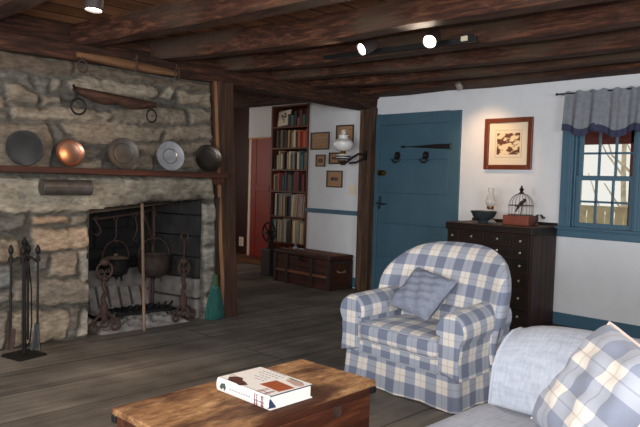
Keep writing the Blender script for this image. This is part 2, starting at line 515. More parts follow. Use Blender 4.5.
M_copper = plain('copper', rgb(190, 96, 56), 0.4, 0.5, noise=0.2, nscale=18)
M_tin = plain('dull_tin', rgb(92, 86, 82), 0.55, 0.6, noise=0.25, nscale=18)
M_soot = plain('soot_masonry', rgb(15, 14, 14), 0.95, noise=0.5, nscale=9, bump=0.5)
M_ash = plain('grey_ash', rgb(140, 135, 131), 1.0, noise=0.35, nscale=14, bump=0.8)
M_firestone = plain('ashy_stone', rgb(104, 99, 95), 0.95, noise=0.35, nscale=10, bump=0.5)
M_glass = glass('window_glass', (0.97, 0.98, 0.97, 1), 0.02, 0.02)
M_lampglass = plain('lamp_glass', rgb(226, 222, 214), 0.12, Alpha=0.42)
M_milk = plain('milk_glass', rgb(226, 224, 222), 0.25)
# stones of the chimney face: outline in (y, z) metres, colour, how far they stand out
STONES = [
    (((1.466,2.075),(1.591,2.069),(2.111,2.064),(2.112,1.992),(1.859,1.951),(1.592,1.955),(1.466,1.944)),(104,88,72),0.03),
    (((2.119,2.058),(2.725,2.051),(3.332,2.055),(3.334,1.986),(2.816,1.991),(2.134,1.98)),(112,96,78),0.03),
    (((2.075,1.936),(2.188,1.973),(2.798,1.965),(2.836,1.905),(2.728,1.87),(2.469,1.857),(2.113,1.854)),(150,134,112),0.045),
    (((1.637,1.853),(1.723,1.864),(1.86,1.811),(1.853,1.747),(1.657,1.741)),(146,130,108),0.04),
    (((1.881,1.799),(2.017,1.807),(2.025,1.751),(1.888,1.737)),(142,128,108),0.035),
    (((1.604,1.937),(1.79,1.935),(1.846,1.83),(1.723,1.878),(1.611,1.87)),(112,108,98),0.03),
    (((1.845,1.928),(1.951,1.921),(1.93,1.826),(1.874,1.82)),(108,104,96),0.025),
    (((1.972,1.93),(2.031,1.945),(2.009,1.842),(1.959,1.844)),(140,130,112),0.03),
    (((1.516,1.752),(1.618,1.75),(1.625,1.676),(1.516,1.666)),(140,124,104),0.03),
    (((1.671,1.701),(2.077,1.734),(2.438,1.731),(2.389,1.659),(2.004,1.626),(1.684,1.613)),(148,132,110),0.045),
    (((1.466,1.641),(1.644,1.658),(1.658,1.598),(1.467,1.575)),(112,106,96),0.03),
    (((1.467,1.555),(1.593,1.572),(1.932,1.606),(1.962,1.487),(1.949,1.278),(1.467,1.263)),(134,118,98),0.04),
    (((1.968,1.602),(2.019,1.585),(2.094,1.488),(2.05,1.449),(1.983,1.474)),(112,106,96),0.025),
    (((2.041,1.615),(2.406,1.66),(2.869,1.634),(2.824,1.542),(2.392,1.469),(2.155,1.477),(2.079,1.553)),(142,124,102),0.045),
    (((2.155,1.433),(2.352,1.436),(2.352,1.383),(2.171,1.375)),(120,110,96),0.02),
    (((2.126,1.35),(2.361,1.36),(2.362,1.292),(2.126,1.284)),(134,120,100),0.035),
    (((2.845,1.898),(2.918,1.988),(2.984,1.987),(2.93,1.867)),(150,138,116),0.035),
    (((3.004,1.965),(3.334,1.978),(3.347,1.868),(3.026,1.852)),(146,130,104),0.04),
    (((2.421,1.745),(2.729,1.814),(3.085,1.808),(3.107,1.702),(2.431,1.647)),(130,116,96),0.04),
    (((3.124,1.82),(3.348,1.833),(3.351,1.73),(3.147,1.705)),(136,122,102),0.03),
    (((2.415,1.615),(2.868,1.658),(3.351,1.705),(3.354,1.584),(2.871,1.536),(2.897,1.612)),(140,122,100),0.04),
    (((2.602,1.496),(2.871,1.52),(3.355,1.558),(3.357,1.472),(2.826,1.42),(2.62,1.442)),(132,116,96),0.035),
    (((2.595,1.394),(2.772,1.418),(2.792,1.306),(2.596,1.299)),(128,114,96),0.03),
    (((2.977,1.411),(3.358,1.446),(3.361,1.324),(2.998,1.312)),(134,120,100),0.03),
    (((1.467,1.203),(2.478,1.226),(3.363,1.237),(3.367,1.063),(2.742,1.031),(2.253,0.98),(2.01,0.96),(1.468,0.962)),(158,146,124),0.07),
    (((1.824,0.935),(2.099,0.93),(2.1,0.885),(1.824,0.878)),(174,140,108),0.03),
    (((2.122,0.937),(2.254,0.942),(2.247,0.881),(2.123,0.87)),(142,128,108),0.03),
    (((1.824,0.85),(2.011,0.829),(2.255,0.851),(2.249,0.7),(2.012,0.682),(1.853,0.698)),(178,148,116),0.045),
    (((1.518,0.941),(1.782,0.943),(1.755,0.852),(1.519,0.805)),(112,106,96),0.03),
    (((1.519,0.785),(1.728,0.782),(1.756,0.654),(1.649,0.619),(1.519,0.607)),(150,132,106),0.04),
    (((1.868,0.654),(1.961,0.663),(1.94,0.548),(1.854,0.54)),(118,110,100),0.03),
    (((1.983,0.662),(2.155,0.667),(2.165,0.493),(1.955,0.489)),(158,138,114),0.04),
    (((2.178,0.673),(2.257,0.684),(2.26,0.424),(2.197,0.423)),(170,158,140),0.035),
    (((1.519,0.58),(1.676,0.589),(1.696,0.447),(1.52,0.443)),(128,128,124),0.03),
    (((1.716,0.488),(1.941,0.468),(2.157,0.464),(2.26,0.394),(2.261,0.263),(1.87,0.286),(1.704,0.341)),(146,132,114),0.045),
    (((1.52,0.416),(1.683,0.413),(1.683,0.336),(1.52,0.306)),(130,124,114),0.03),
    (((1.691,0.257),(2.091,0.23),(2.114,0.175),(2.078,0.014),(1.732,0.017),(1.665,0.021)),(160,142,116),0.05),
    (((1.52,0.279),(1.664,0.261),(1.638,0.018),(1.521,0.016)),(140,128,112),0.04),
    (((2.207,0.216),(2.262,0.225),(2.264,0.032),(2.17,0.016)),(176,164,146),0.035),
    (((2.121,0.234),(2.191,0.226),(2.154,0.018),(2.093,0.012)),(126,118,108),0.025),
    (((3.274,1.02),(3.41,1.028),(3.425,0.86),(3.288,0.855)),(150,142,130),0.03),
    (((3.289,0.829),(3.426,0.834),(3.441,0.674),(3.303,0.663)),(140,134,124),0.03),
    (((3.304,0.637),(3.442,0.638),(3.457,0.45),(3.308,0.444)),(150,144,132),0.03),
    (((3.309,0.418),(3.458,0.415),(3.485,0.233),(3.324,0.232)),(136,130,120),0.03),
    (((3.324,0.205),(3.485,0.206),(3.513,-0.005),(3.319,0.003)),(150,142,130),0.03),
]

# ---------------------------------------------------------------- room shell
WX0, WX1, WY0, WY1 = -9.3, 1.8, -2.2, 5.68

b = MB(); b.box(WX0 - .1, WX1 + .1, WY0 - .1, 6.6, -0.1, 0.0)
struct(b.build('floor', M_floor))
b = MB(); b.box(WX0 - .1, WX1 + .1, WY0 - .1, 6.6, 2.352, 2.50)
struct(b.build('ceiling', M_deck))

# white wall with the window opening
wx0, wx1, wz0, wz1 = -2.56, -2.035, 0.90, 1.80
b = MB()
b.box(-5.985, wx0, 5.68, 5.86, 0, 2.40)
b.box(wx1, WX1 + .1, 5.68, 5.86, 0, 2.40)
b.box(wx0, wx1, 5.68, 5.86, 0, wz0)
b.box(wx0, wx1, 5.68, 5.86, wz1, 2.40)
struct(b.build('wall_back', M_white))
# passage end wall: boards to the left of the door, white above
b = MB(); b.box(WX0, -7.96, 6.30, 6.40, 0, 2.40)
struct(b.build('wall_passage_boards', M_redwall))
b = MB(); b.box(-7.96, -5.9, 6.30, 6.40, 1.86, 2.40); b.box(-7.42, -5.9, 6.30, 6.40, 0, 1.86)
struct(b.build('wall_passage', M_white))
b = MB(); b.box(WX0 - .1, WX0, 2.0, 6.4, 0, 2.40); b.box(WX0, -6.6, 1.9, 2.0, 0, 2.4)
struct(b.build('wall_passage_side', M_redwall))
# walls behind the camera, with window openings for the daylight
b = MB()
def wall_with_holes(b, a0, a1, holes, fn):
    cur = a0
    for h0, h1 in holes:
        fn(cur, h0, 0, 2.4); fn(h0, h1, 0, 0.9); fn(h0, h1, 2.0, 2.4); cur = h1
    fn(cur, a1, 0, 2.4)
wall_with_holes(b, -4.9, WX1, [(-3.35, -1.85), (-0.45, 1.05)], lambda p, q, z0, z1: b.box(p, q, WY0 - .12, WY0, z0, z1))
struct(b.build('wall_front', M_white))
b = MB()
wall_with_holes(b, WY0, 5.8, [(0.45, 1.95)], lambda p, q, z0, z1: b.box(WX1, WX1 + .12, p, q, z0, z1))
struct(b.build('wall_right', M_white))

# ------------------------------------------------ the stone chimney wall
FY0, FY1, FZ0, FZ1 = 2.245, 3.27, 0.98, 1.05     # firebox opening, head slopes up a little
def chimney():
    rng = np.random.default_rng(4)
    st = 0.0125
    ys = np.arange(-2.2, 3.43 + st / 2, st); zs = np.arange(0.0, 2.15 + st / 2, st)
    Y, Z = np.meshgrid(ys, zs)
    def vnoise(y, z, cell, seed):
        g = np.random.default_rng(seed).random((64, 128))
        fy, fz = (y + 10) / cell, (z + 10) / cell
        iy, iz = np.floor(fy).astype(int), np.floor(fz).astype(int)
        ty, tz = fy - iy, fz - iz
        ty, tz = ty * ty * (3 - 2 * ty), tz * tz * (3 - 2 * tz)
        G = lambda a, c: g[c % 64, a % 128]
        return (G(iy, iz) * (1 - ty) + G(iy + 1, iz) * ty) * (1 - tz) + (G(iy, iz + 1) * (1 - ty) + G(iy + 1, iz + 1) * ty) * tz
    wy = Y + (vnoise(Y, Z, .09, 1) - .5) * .026 + (vnoise(Y, Z, .03, 2) - .5) * .014
    wz = Z + (vnoise(Y, Z, .09, 3) - .5) * .026 + (vnoise(Y, Z, .03, 4) - .5) * .014
    stones = list(STONES)
    r2 = random.Random(7)                            # the part of the wall left of the picture
    z = 0.03
    while z < 2.0:
        h = r2.uniform(.16, .26); y = -2.2 + r2.uniform(0, .2)
        while y < 1.35:
            w = r2.uniform(.25, .6); y1 = min(y + w, 1.46)
            t = r2.choice([(150, 134, 112), (134, 118, 98), (118, 110, 100), (158, 140, 114)])
            stones.append((((y, z), (y1 - .02, z), (y1 - .02, z + h - .025), (y, z + h - .025)), t, .035))
            y = y1 + .01
        z += h
    H = np.zeros_like(Y)
    mort = np.array([lin(92), lin(88), lin(81)])
    Cc = np.ones(Y.shape + (3,)) * mort
    for poly, t, d in stones:
        P = np.array(poly)
        y0, z0 = P.min(0) - .06; y1, z1 = P.max(0) + .06
        sel = (Y > y0) & (Y < y1) & (Z > z0) & (Z < z1)
        if not sel.any(): continue
        py, pz = wy[sel], wz[sel]
        dist = np.full(py.shape, 1e9); inside = np.zeros(py.shape, bool)
        n = len(P)
        for i in range(n):
            a, c = P[i], P[(i + 1) % n]
            e = c - a
            tt = np.clip(((py - a[0]) * e[0] + (pz - a[1]) * e[1]) / (e @ e + 1e-12), 0, 1)
            dist = np.minimum(dist, np.hypot(py - a[0] - tt * e[0], pz - a[1] - tt * e[1]))
            cond = (a[1] > pz) != (c[1] > pz)
            xx = (c[0] - a[0]) * (pz - a[1]) / ((c[1] - a[1]) if abs(c[1] - a[1]) > 1e-9 else 1e-9) + a[0]
            inside ^= cond & (py < xx)
        sd = np.where(inside, dist, -dist)
        k = np.clip((sd + .006) / .020, 0, 1); k = k * k * (3 - 2 * k)
        H[sel] = np.maximum(H[sel], d * k)
        kc = np.clip((sd + .006) / .012, 0, 1)[:, None]
        gm = .98 * (lin(t[0]) + lin(t[1]) + lin(t[2])) / 3; tint = .98 * np.array([lin(t[0]), lin(t[1]), lin(t[2])]) * .76 + gm * .24
        j = 1 + (rng.random() - .5) * .12
        Cc[sel] = Cc[sel] * (1 - kc) + tint * j * kc
    H += (vnoise(Y, Z, .07, 5) - .5) * .010 + (vnoise(Y, Z, .03, 6) - .5) * .007
    # soot licked up the lintel over the right half of the fire
    head = FZ0 + (Y - FY0) * (FZ1 - FZ0) / (FY1 - FY0)
    up = np.clip(1 - (Z - head) / (.13 + .17 * vnoise(Y, Z, .07, 9)), 0, 1) * (Z > head - .03)
    along = np.clip((Y - 2.25) / .55, 0, 1) * np.clip((3.42 - Y) / .2, 0, 1)
    soot = up * along * (.45 + .55 * vnoise(Y, Z, .04, 11))
    Cc *= (1 - .92 * np.clip(soot * 1.15, 0, 1))[..., None]
    X = -4.775 + H
    keep = ~((Y > FY0) & (Y < FY1) & (Z < head))
    nz, ny = Y.shape
    idx = np.arange(nz * ny).reshape(nz, ny)
    verts = np.stack([X, Y, Z], -1).reshape(-1, 3)
    cen = keep[:-1, :-1] & keep[1:, :-1] & keep[:-1, 1:] & keep[1:, 1:]
    a = idx[:-1, :-1][cen]; b_ = idx[:-1, 1:][cen]; c = idx[1:, 1:][cen]; d = idx[1:, :-1][cen]
    faces = np.stack([a, b_, c, d], -1)
    me = bpy.data.meshes.new('wall_left')
    vv = [tuple(p) for p in verts.tolist()]; ff = [tuple(q) for q in faces.tolist()]
    base = len(vv)
    # body of the chimney breast behind the face: right flank, left pieces
    yr = 3.43
    vv += [(-4.76, yr, 0), (-6.45, yr, 0), (-6.45, yr, 2.15), (-4.76, yr, 2.15)]
    ff.append((base, base + 1, base + 2, base + 3))
    # reveals of the fireplace opening
    n0 = len(vv)
    vv += [(-4.74, FY0 - .004, 0), (-5.0, FY0 + .03, 0), (-5.0, FY0 + .03, FZ0), (-4.74, FY0 - .004, FZ0 + .012)]
    ff.append((n0, n0 + 3, n0 + 2, n0 + 1))
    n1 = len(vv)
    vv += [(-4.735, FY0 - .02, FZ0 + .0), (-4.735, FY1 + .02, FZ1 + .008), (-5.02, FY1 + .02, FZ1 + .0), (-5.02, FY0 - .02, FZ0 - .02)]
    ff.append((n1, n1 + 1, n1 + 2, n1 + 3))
    me.from_pydata(vv, [], ff)
    cols = np.ones((len(vv), 4)); cols[:base, :3] = Cc.reshape(-1, 3); cols[base:, :3] = mort
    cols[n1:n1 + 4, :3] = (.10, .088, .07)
    ca = me.color_attributes.new('tint', 'FLOAT_COLOR', 'POINT')
    ca.data.foreach_set('color', cols.astype(np.float32).ravel())
    me.materials.append(M_stone)
    me.polygons.foreach_set('use_smooth', [True] * len(ff))
    me.update()
    o = bpy.data.objects.new('wall_left', me); COL.objects.link(o)
    return struct(o)
chimney()

# firebox lining: back, splayed side walls in blockwork, sloping smoke shelf
def block_panel(b, p0, p1, z0, z1, rows, rnd, n):
    """a wall of rough blocks between two plan points, n = inward normal"""
    p0, p1, n = Vector((p0[0], p0[1], 0)), Vector((p1[0], p1[1], 0)), Vector(n)
    ln = (p1 - p0).length; d = (p1 - p0) / ln
    hz = (z1 - z0) / rows
    for r in range(rows):
        u = -rnd.uniform(0, .2)
        while u < ln:
            w = rnd.uniform(.2, .42); a, c = max(u, 0) + .006, min(u + w, ln) - .006
            if c - a > .03:
                t = rnd.uniform(.012, .03)
                q = [p0 + d * a, p0 + d * c]
                bt = [q[0] - n * .05, q[1] - n * .05, q[1] + n * t, q[0] + n * t]
                b.hexa([(v.x, v.y, z0 + r * hz + .006) for v in bt], [(v.x, v.y, z0 + (r + 1) * hz - .006) for v in bt])
            u += w
rnd = random.Random(3)
b = MB()
block_panel(b, (-4.80, 3.285), (-5.42, 3.13), .36, 1.10, 4, rnd, (-.24, -.97, 0))
b.box(-5.5, -4.79, 3.33, 3.40, 0, 1.3)
struct(b.build('wall_firebox_right', plain('firebox_side_stone', rgb(30, 28, 27), 0.95, noise=0.6, nscale=7, bump=0.6), bevel=.008))
b = MB(); block_panel(b, (-4.80, 3.285), (-5.42, 3.13), 0, .36, 2, rnd, (-.24, -.97, 0))
struct(b.build('wall_firebox_right_base', M_firestone, bevel=.010))
b = MB()
block_panel(b, (-5.42, 3.16), (-5.42, 2.30), 0.42, 1.14, 4, rnd, (1, 0, 0))
block_panel(b, (-5.42, 2.33), (-4.98, 2.262), 0, 1.10, 6, rnd, (.15, .98, 0))
b.box(-5.55, -5.45, 2.2, 3.35, 0, 1.3)
b.hexa([(-5.5, 2.2, 1.10), (-4.98, 2.2, 1.30), (-4.98, 3.4, 1.30), (-5.5, 3.4, 1.10)], [(-5.5, 2.2, 1.2), (-4.98, 2.2, 1.4), (-4.98, 3.4, 1.4), (-5.5, 3.4, 1.2)])
b.box(-5.02, -4.98, 2.2, 3.4, 1.02, 1.42)
struct(b.build('wall_firebox_back', M_soot, bevel=.008))
b = MB(); b.hexa([(-4.95, 2.25, .925), (-4.95, 3.25, 1.035), (-5.0, 3.25, 1.035), (-5.0, 2.25, .925)], [(-4.95, 2.25, 1.05), (-4.95, 3.25, 1.08), (-5.0, 3.25, 1.08), (-5.0, 2.25, 1.05)])
struct(b.build('lintel_firebox', wood('smoked_plank', [rgb(50, 40, 32), rgb(84, 70, 56), rgb(108, 92, 74)], 'y', 8), bevel=.004))
# lower back of the firebox: ash-whitened stones
b = MB()
block_panel(b, (-5.40, 3.15), (-5.40, 2.32), 0.0, 0.42, 2, rnd, (1, 0, 0))
struct(b.build('wall_firebox_base', M_firestone, bevel=.012))

# ------------------------------------------------ trim on the white wall
b = MB(); b.box(-2.70, WX1, 5.655, 5.68, 0.015, 0.125); b.box(-5.985, -5.03, 5.655, 5.68, 0.015, .125)
struct(b.build('baseboard_back', M_bluetrim, bevel=.004))
b = MB(); b.box(-3.735, WX1, 5.648, 5.68, 0.812, 0.885); b.box(-3.735, WX1, 5.635, 5.66, 0.868, 0.888)
struct(b.build('trim_1', M_bluetrim, bevel=.004))
b = MB(); b.box(-5.985, -5.03, 5.655, 5.68, 0.853, 0.905)
struct(b.build('trim_2', M_bluetrim, bevel=.004))
b = MB(); b.box(-2.70, WX1, 5.60, 5.655, 0.0, 0.018)
struct(b.build('trim_3', wood('floor_edge_wood', [rgb(40, 30, 26), rgb(62, 48, 40), rgb(80, 62, 52)], 'x'), bevel=.004))

# ------------------------------------------------ timber: lintel beam, posts, joists
def timber(name, stations, mat, bev=.014):
    """stations: list of four-corner cross sections"""
    b = MB()
    vs = [p for s in stations for p in s]
    n = len(stations); fs = [(3, 2, 1, 0), tuple(4 * (n - 1) + k for k in range(4))]
    for i in range(n - 1):
        for k in range(4):
            fs.append((4 * i + k, 4 * i + (k + 1) % 4, 4 * i + 4 + (k + 1) % 4, 4 * i + 4 + k))
    b.add(vs, fs)
    return struct(b.build(name, mat, bevel=bev, seg=3))
rj = random.Random(11)
st_ = []
for i in range(13):
    y = -2.2 + i * (5.70 + 2.2) / 12
    x = -4.70 - max(0, y - 3) * .062; j = lambda: rj.uniform(-.008, .008)
    st_.append([(x + j(), y, 2.068 + j()), (x + j(), y, 2.19 + j()), (x - .24, y, 2.19), (x - .24, y, 2.068 + j())])
timber('beam', st_, M_beam)
b = MB(); vs = []; fs = []
ps = [(0, 3.462, 3.640), (.35, 3.455, 3.618), (.7, 3.425, 3.590), (1.0, 3.41, 3.585), (1.3, 3.388, 3.565), (1.7, 3.36, 3.545), (2.08, 3.335, 3.525)]
for z, y0, y1 in ps:
    j = rj.uniform(-.005, .005); w = .010 + rj.uniform(0, .012) * (z < 1.9)
    vs += [(-4.715, y0 + j, z), (-4.685, y0 + j + w, z), (-4.685, y1 + j, z), (-4.93, y1, z), (-4.93, y0, z)]
for i in range(len(ps) - 1):
    for k in range(5):
        b.mat = 1 if k == 0 else 0
        fs = [(5 * i + k, 5 * i + (k + 1) % 5, 5 * i + 5 + (k + 1) % 5, 5 * i + 5 + k)]
        b.f += fs; b.mi.append(b.mat); b.sm.append(False)
b.v += vs
b.f += [(4, 3, 2, 1, 0), tuple(5 * (len(ps) - 1) + k for k in range(5))]; b.mi += [0, 0]; b.sm += [False, False]
struct(b.build('post', [M_post, wood('worn_post_edge', [rgb(70, 46, 30), rgb(112, 78, 50), rgb(138, 100, 64)], 'z', 6, .08)], bevel=.006))
timber('post', [[(-5.025, 5.565, 0), (-4.845, 5.56, 0), (-4.845, 5.68, 0), (-5.025, 5.68, 0)],
                [(-5.02, 5.56, 1.0), (-4.85, 5.565, 1.0), (-4.85, 5.68, 1.0), (-5.02, 5.68, 1.0)],
                [(-5.025, 5.565, 2.09), (-4.85, 5.56, 2.09), (-4.85, 5.68, 2.09), (-5.025, 5.68, 2.09)]], M_postcorner)
# joists: (x, y of the near edge); they lie on the beam and run a little askew
JO = [([(-4.86, 1.30), (-3.5, 1.34), (-1.8, 1.45), (1.8, 1.75)], .15),
      ([(-4.86, 2.13), (-4.35, 2.19), (-3.0, 2.34), (-1.5, 2.45), (1.8, 2.8)], .15),
      ([(-4.86, 2.80), (-4.1, 2.93), (-3.39, 3.09), (-1.98, 3.16), (-1.3, 3.24), (1.8, 3.55)], .16),
      ([(-4.86, 3.46), (-4.0, 3.67), (-2.44, 3.86), (-1.5, 3.83), (1.8, 4.1)], .16),
      ([(-4.86, 4.08), (-4.4, 4.16), (-2.8, 4.46), (-1.75, 4.49), (1.8, 4.75)], .16),
      ([(-4.86, 4.60), (-4.3, 4.72), (-3.2, 4.95), (-1.8, 4.97), (1.8, 5.1)], .15),
      ([(-4.86, 5.36), (-3.5, 5.38), (-1.8, 5.38), (1.8, 5.4)], .30),
      ([(-4.86, 0.45), (1.8, 0.9)], .15), ([(-4.86, -0.4), (1.8, 0.0)], .15), ([(-4.86, -1.3), (1.8, -.9)], .15)]
for k, (pts, w) in enumerate(JO):
    b = MB(); vs = []; fs = []
    n = 15; xs = [-4.86 + (1.8 + 4.86) * i / (n - 1) for i in range(n)]
    sec = 9
    for x in xs:
        for (xa, ya), (xb, yb) in zip(pts, pts[1:]):
            if xa - 1e-6 <= x <= xb + 1e-6:
                y = ya + (yb - ya) * (x - xa) / (xb - xa)
        y += rj.uniform(-.010, .010); zb = 2.192 + rj.uniform(-.008, .010) - (0.0 if k != 6 else -.004)
        ww = w + rj.uniform(-.015, .015)
        ov = rj.uniform(0, .012)
        vs += [(x, y - .004, 2.36), (x, y - .004 - ov * .6, 2.32), (x, y - .002, 2.235), (x, y + .002, zb + .012), (x, y + .012, zb),
               (x, y + ww - .014, zb), (x, y + ww, zb + .014), (x, y + ww + .004, 2.3), (x, y + ww + .004, 2.36)]
    for i in range(n - 1):
        for q in range(sec):
            fs.append((i * sec + q, i * sec + (q + 1) % sec, (i + 1) * sec + (q + 1) % sec, (i + 1) * sec + q))
    fs += [tuple(range(sec)), tuple(reversed(range((n - 1) * sec, n * sec)))]
    b.add(vs, fs)
    struct(b.build('ceiling_joist', M_joist))
# boards closing the gap above the lintel beam, and the passage lintel
b = MB(); b.box(-4.95, -4.84, -2.2, 5.68, 2.185, 2.40)
struct(b.build('wall_above_beam', M_beam))
b = MB(); b.hexa([(-6.9, 4.93, 2.125), (-4.95, 4.98, 2.125), (-4.95, 5.16, 2.125), (-6.9, 5.11, 2.125)],
                 [(-6.9, 4.93, 2.33), (-4.95, 4.98, 2.33), (-4.95, 5.16, 2.33), (-6.9, 5.11, 2.33)])
struct(b.build('beam_passage', M_joist, bevel=.015, seg=3))
b = MB(); b.box(-9.2, -4.95, 4.15, 4.32, 2.22, 2.41)
struct(b.build('ceiling_joist_passage', M_joist, bevel=.015, seg=3))

# ------------------------------------------------ blue door
dr = thing('door_1', 'blue painted batten door with black iron strap hinge and hooks', 'door', (0, 0, 0)); dr['kind'] = 'structure'
b = MB()
b.box(-4.90, -4.80, 5.655, 5.68, 0, 2.01); b.box(-3.875, -3.737, 5.655, 5.68, 0, 2.00); b.box(-4.80, -3.875, 5.655, 5.68, 1.885, 2.005)
b.build('door_frame', M_blue, dr, bevel=.003)
b = MB(); b.box(-4.80, -3.875, 5.674, 5.6795, .0, 1.886)
zs_ = [0.0, 0.42, 0.80, 1.135, 1.505, 1.88]
for z0, z1 in zip(zs_, zs_[1:]):
    b.box(-4.797, -3.880, 5.664, 5.679, z0 + .002, z1 - .002)
leaf = b.build('door_leaf', M_blue, dr, bevel=.003)
b = MB()
pts = [(-3.85, 1.612), (-3.85, 1.662), (-4.0, 1.664), (-4.12, 1.657), (-4.30, 1.648), (-4.42, 1.644), (-4.46, 1.655), (-4.505, 1.640), (-4.46, 1.626), (-4.42, 1.637), (-4.30, 1.632), (-4.12, 1.620), (-4.0, 1.614)]
b.prism(pts, lambda u, v, d: (u, d, v), 5.655, 5.664)
b.lathe([(.012, -.035), (.012, .035)], 10, TR(-3.848, 5.652, 1.637))
b.build('strap_hinge', M_black, leaf)
for hx in (-4.535, -4.155):
    b = MB()
    b.prism([(-.032, -.01), (-.038, .02), (-.03, .05), (0, .062), (.03, .05), (.038, .02), (.032, -.01), (0, -.03)], lambda u, v, d: (hx + u, d, 1.53 + v), 5.652, 5.664)
    b.tube([(hx, 5.655, 1.535), (hx, 5.62, 1.53), (hx, 5.598, 1.50), (hx, 5.60, 1.48), (hx - .005, 5.62, 1.468), (hx, 5.64, 1.475)], .009, 8)
    b.tube([(hx - .055, 5.63, 1.505), (hx - .03, 5.62, 1.478), (hx, 5.615, 1.47), (hx + .03, 5.62, 1.478), (hx + .055, 5.63, 1.505)], .007, 8)
    b.ball((hx, 5.648, 1.548), .02, 10, 8)
    b.build('coat_hook', M_black, leaf)
b = MB(); b.box(-4.80, -4.70, 5.645, 5.664, 1.325, 1.385); b.box(-4.71, -4.69, 5.638, 5.664, 1.335, 1.375)
lk = b.build('lock', plain('dark_brass', rgb(96, 80, 44), .35, .9), leaf, bevel=.003)
b = MB(); b.lathe([(.016, 0), (.016, .03), (.008, .04)], 12, TR(-4.70, 5.645, 1.355) @ RX(PI / 2))
b.build('lock_knob', M_brass, lk)
b = MB()
b.tube([(-4.82, 5.652, 1.012), (-4.76, 5.642, 1.018), (-4.70, 5.65, 1.004), (-4.665, 5.652, 1.016)], [.006, .009, .008, .006], 8)
b.tube([(-4.755, 5.648, 1.075), (-4.75, 5.638, 1.02), (-4.752, 5.63, .98), (-4.765, 5.648, .95)], [.008, .009, .009, .006], 8)
b.ball((-4.755, 5.65, 1.078), .013, 8, 6)
b.build('latch', M_black, leaf)

# ------------------------------------------------ window
wn = thing('window_1', 'blue framed sash window with small panes', 'window'); wn['kind'] = 'structure'
b = MB()
b.box(-2.665, -2.56, 5.645, 5.69, .875, 1.90); b.box(-2.035, -1.93, 5.645, 5.69, .875, 1.90); b.box(-2.56, -2.035, 5.645, 5.69, 1.80, 1.90)
b.box(-2.60, -2.575, 5.635, 5.66, .9, 1.9); b.box(-2.02, -1.995, 5.635, 5.66, .9, 1.9)
b.box(-2.56, -2.545, 5.68, 5.80, .9, 1.8); b.box(-2.05, -2.035, 5.68, 5.80, .9, 1.8); b.box(-2.56, -2.035, 5.68, 5.8, 1.785, 1.8)
b.build('window_frame', M_bluetrim, wn, bevel=.004)
b = MB(); b.box(-2.70, -1.90, 5.60, 5.69, .884, .905)
b.build('window_sill', M_bluetrim, wn, bevel=.004)
def sash(name, y, z0, z1, rows, brail):
    b = MB()
    b.box(-2.545, -2.512, y, y + .03, z0, z1); b.box(-2.083, -2.05, y, y + .03, z0, z1)
    b.box(-2.512, -2.083, y, y + .03, z0, z0 + brail); b.box(-2.512, -2.083, y, y + .03, z1 - .04, z1)
    for k in (1, 2):
        x = -2.512 + k * .143; b.box(x - .009, x + .009, y + .003, y + .027, z0 + brail, z1 - .04)
    for k in range(1, rows):
        z = z0 + brail + k * (z1 - .04 - z0 - brail) / rows; b.box(-2.512, -2.083, y + .003, y + .027, z - .009, z + .009)
    s = b.build(name, M_bluetrim, wn, bevel=.002)
    b = MB(); b.box(-2.512, -2.083, y + .013, y + .016, z0 + brail, z1 - .04)
    b.build('window_pane', M_glass, s)
sash('lower_sash', 5.700, .905, 1.358, 2, .04)
sash('upper_sash', 5.735, 1.325, 1.79, 2, .035)

# ------------------------------------------------ outside the window
b = MB(); b.box(-30, 30, 5.9, 40, -.6, -.5)
struct(b.build('ground_outside', plain('dry_grass', rgb(176, 166, 140), .95, noise=.2, nscale=2)))
pf = thing('porch_fence', 'weathered tan picket fence outside the window', 'fence', (0, 7.6, -.5))
M_fence = plain('tan_fence_wood', rgb(250, 226, 184), .8, noise=.2, nscale=9)
b = MB(); b.box(-6, 0, -.04, .04, 1.49, 1.55); b.box(-6, 0, -.03, .03, .3, .38)
b.build('rail', M_fence, pf)
for k in range(36):
    x = -4.55 + k * .105
    b = MB(); b.box(x - .044, x + .044, -.035, -.015, .02, 1.50)
    b.build('picket', M_fence, pf)
M_barn = plain('barn_red_paint', rgb(96, 26, 26), .7, noise=.15, nscale=8)
b = MB(); b.box(-2.645, -2.50, 7.2, 7.32, -.5, 2.2)
tag(b.build('porch_post', M_barn), 'dark red porch post outside the right side of the window', 'post')
b = MB(); b.box(-6, 0.5, 7.2, 7.32, 1.735, 2.0)
tag(b.build('porch_beam', M_barn), 'dark red porch beam across the top of the window view', 'beam', kind='thing')
M_bark = plain('pale_bark', rgb(206, 194, 174), .9, noise=.3, nscale=8)
rt = random.Random(5)
TL = ['slim bare tree beyond the fence, leftmost through the upper panes', 'bare grey tree beyond the fence with a forked trunk', 'thin leaning bare tree beyond the fence', 'thick bare tree beyond the fence', 'rightmost bare tree beyond the fence', 'pale far bare tree between two nearer trunks']
for k, (x, y, r) in enumerate([(-4.9, 13, .06), (-4.55, 14.5, .09), (-4.1, 12.5, .05), (-3.7, 15, .12), (-3.2, 13.2, .07), (-5.6, 16, .1)]):
    tr = thing('bare_tree', TL[k], 'tree', (x, y, -.5), group='bare trees beyond the fence')
    b = MB(); lean = rt.uniform(-.06, .06)
    b.tube([(lean * z + .05 * math.sin(z * 1.7 + k), 0, z) for z in (0, 1, 2, 3, 4.5, 6)], [r, r * .9, r * .8, r * .7, r * .5, r * .3], 8)
    b.build('trunk', M_bark, tr)
    for q in range(7):
        z = .8 + q * .6; s = 1 if q % 2 else -1
        p0 = Vector((lean * z + .05 * math.sin(z * 1.7 + k), 0, z)); L_ = rt.uniform(.6, 1.2)
        b = MB(); b.tube([p0, p0 + Vector((s * L_ * .5, rt.uniform(-.3, .3), L_ * .5)), p0 + Vector((s * L_ * .8, rt.uniform(-.3, .3), L_ * 1.2))], [r * .4, r * .25, r * .12], 6)
        b.build('branch', M_bark, tr)

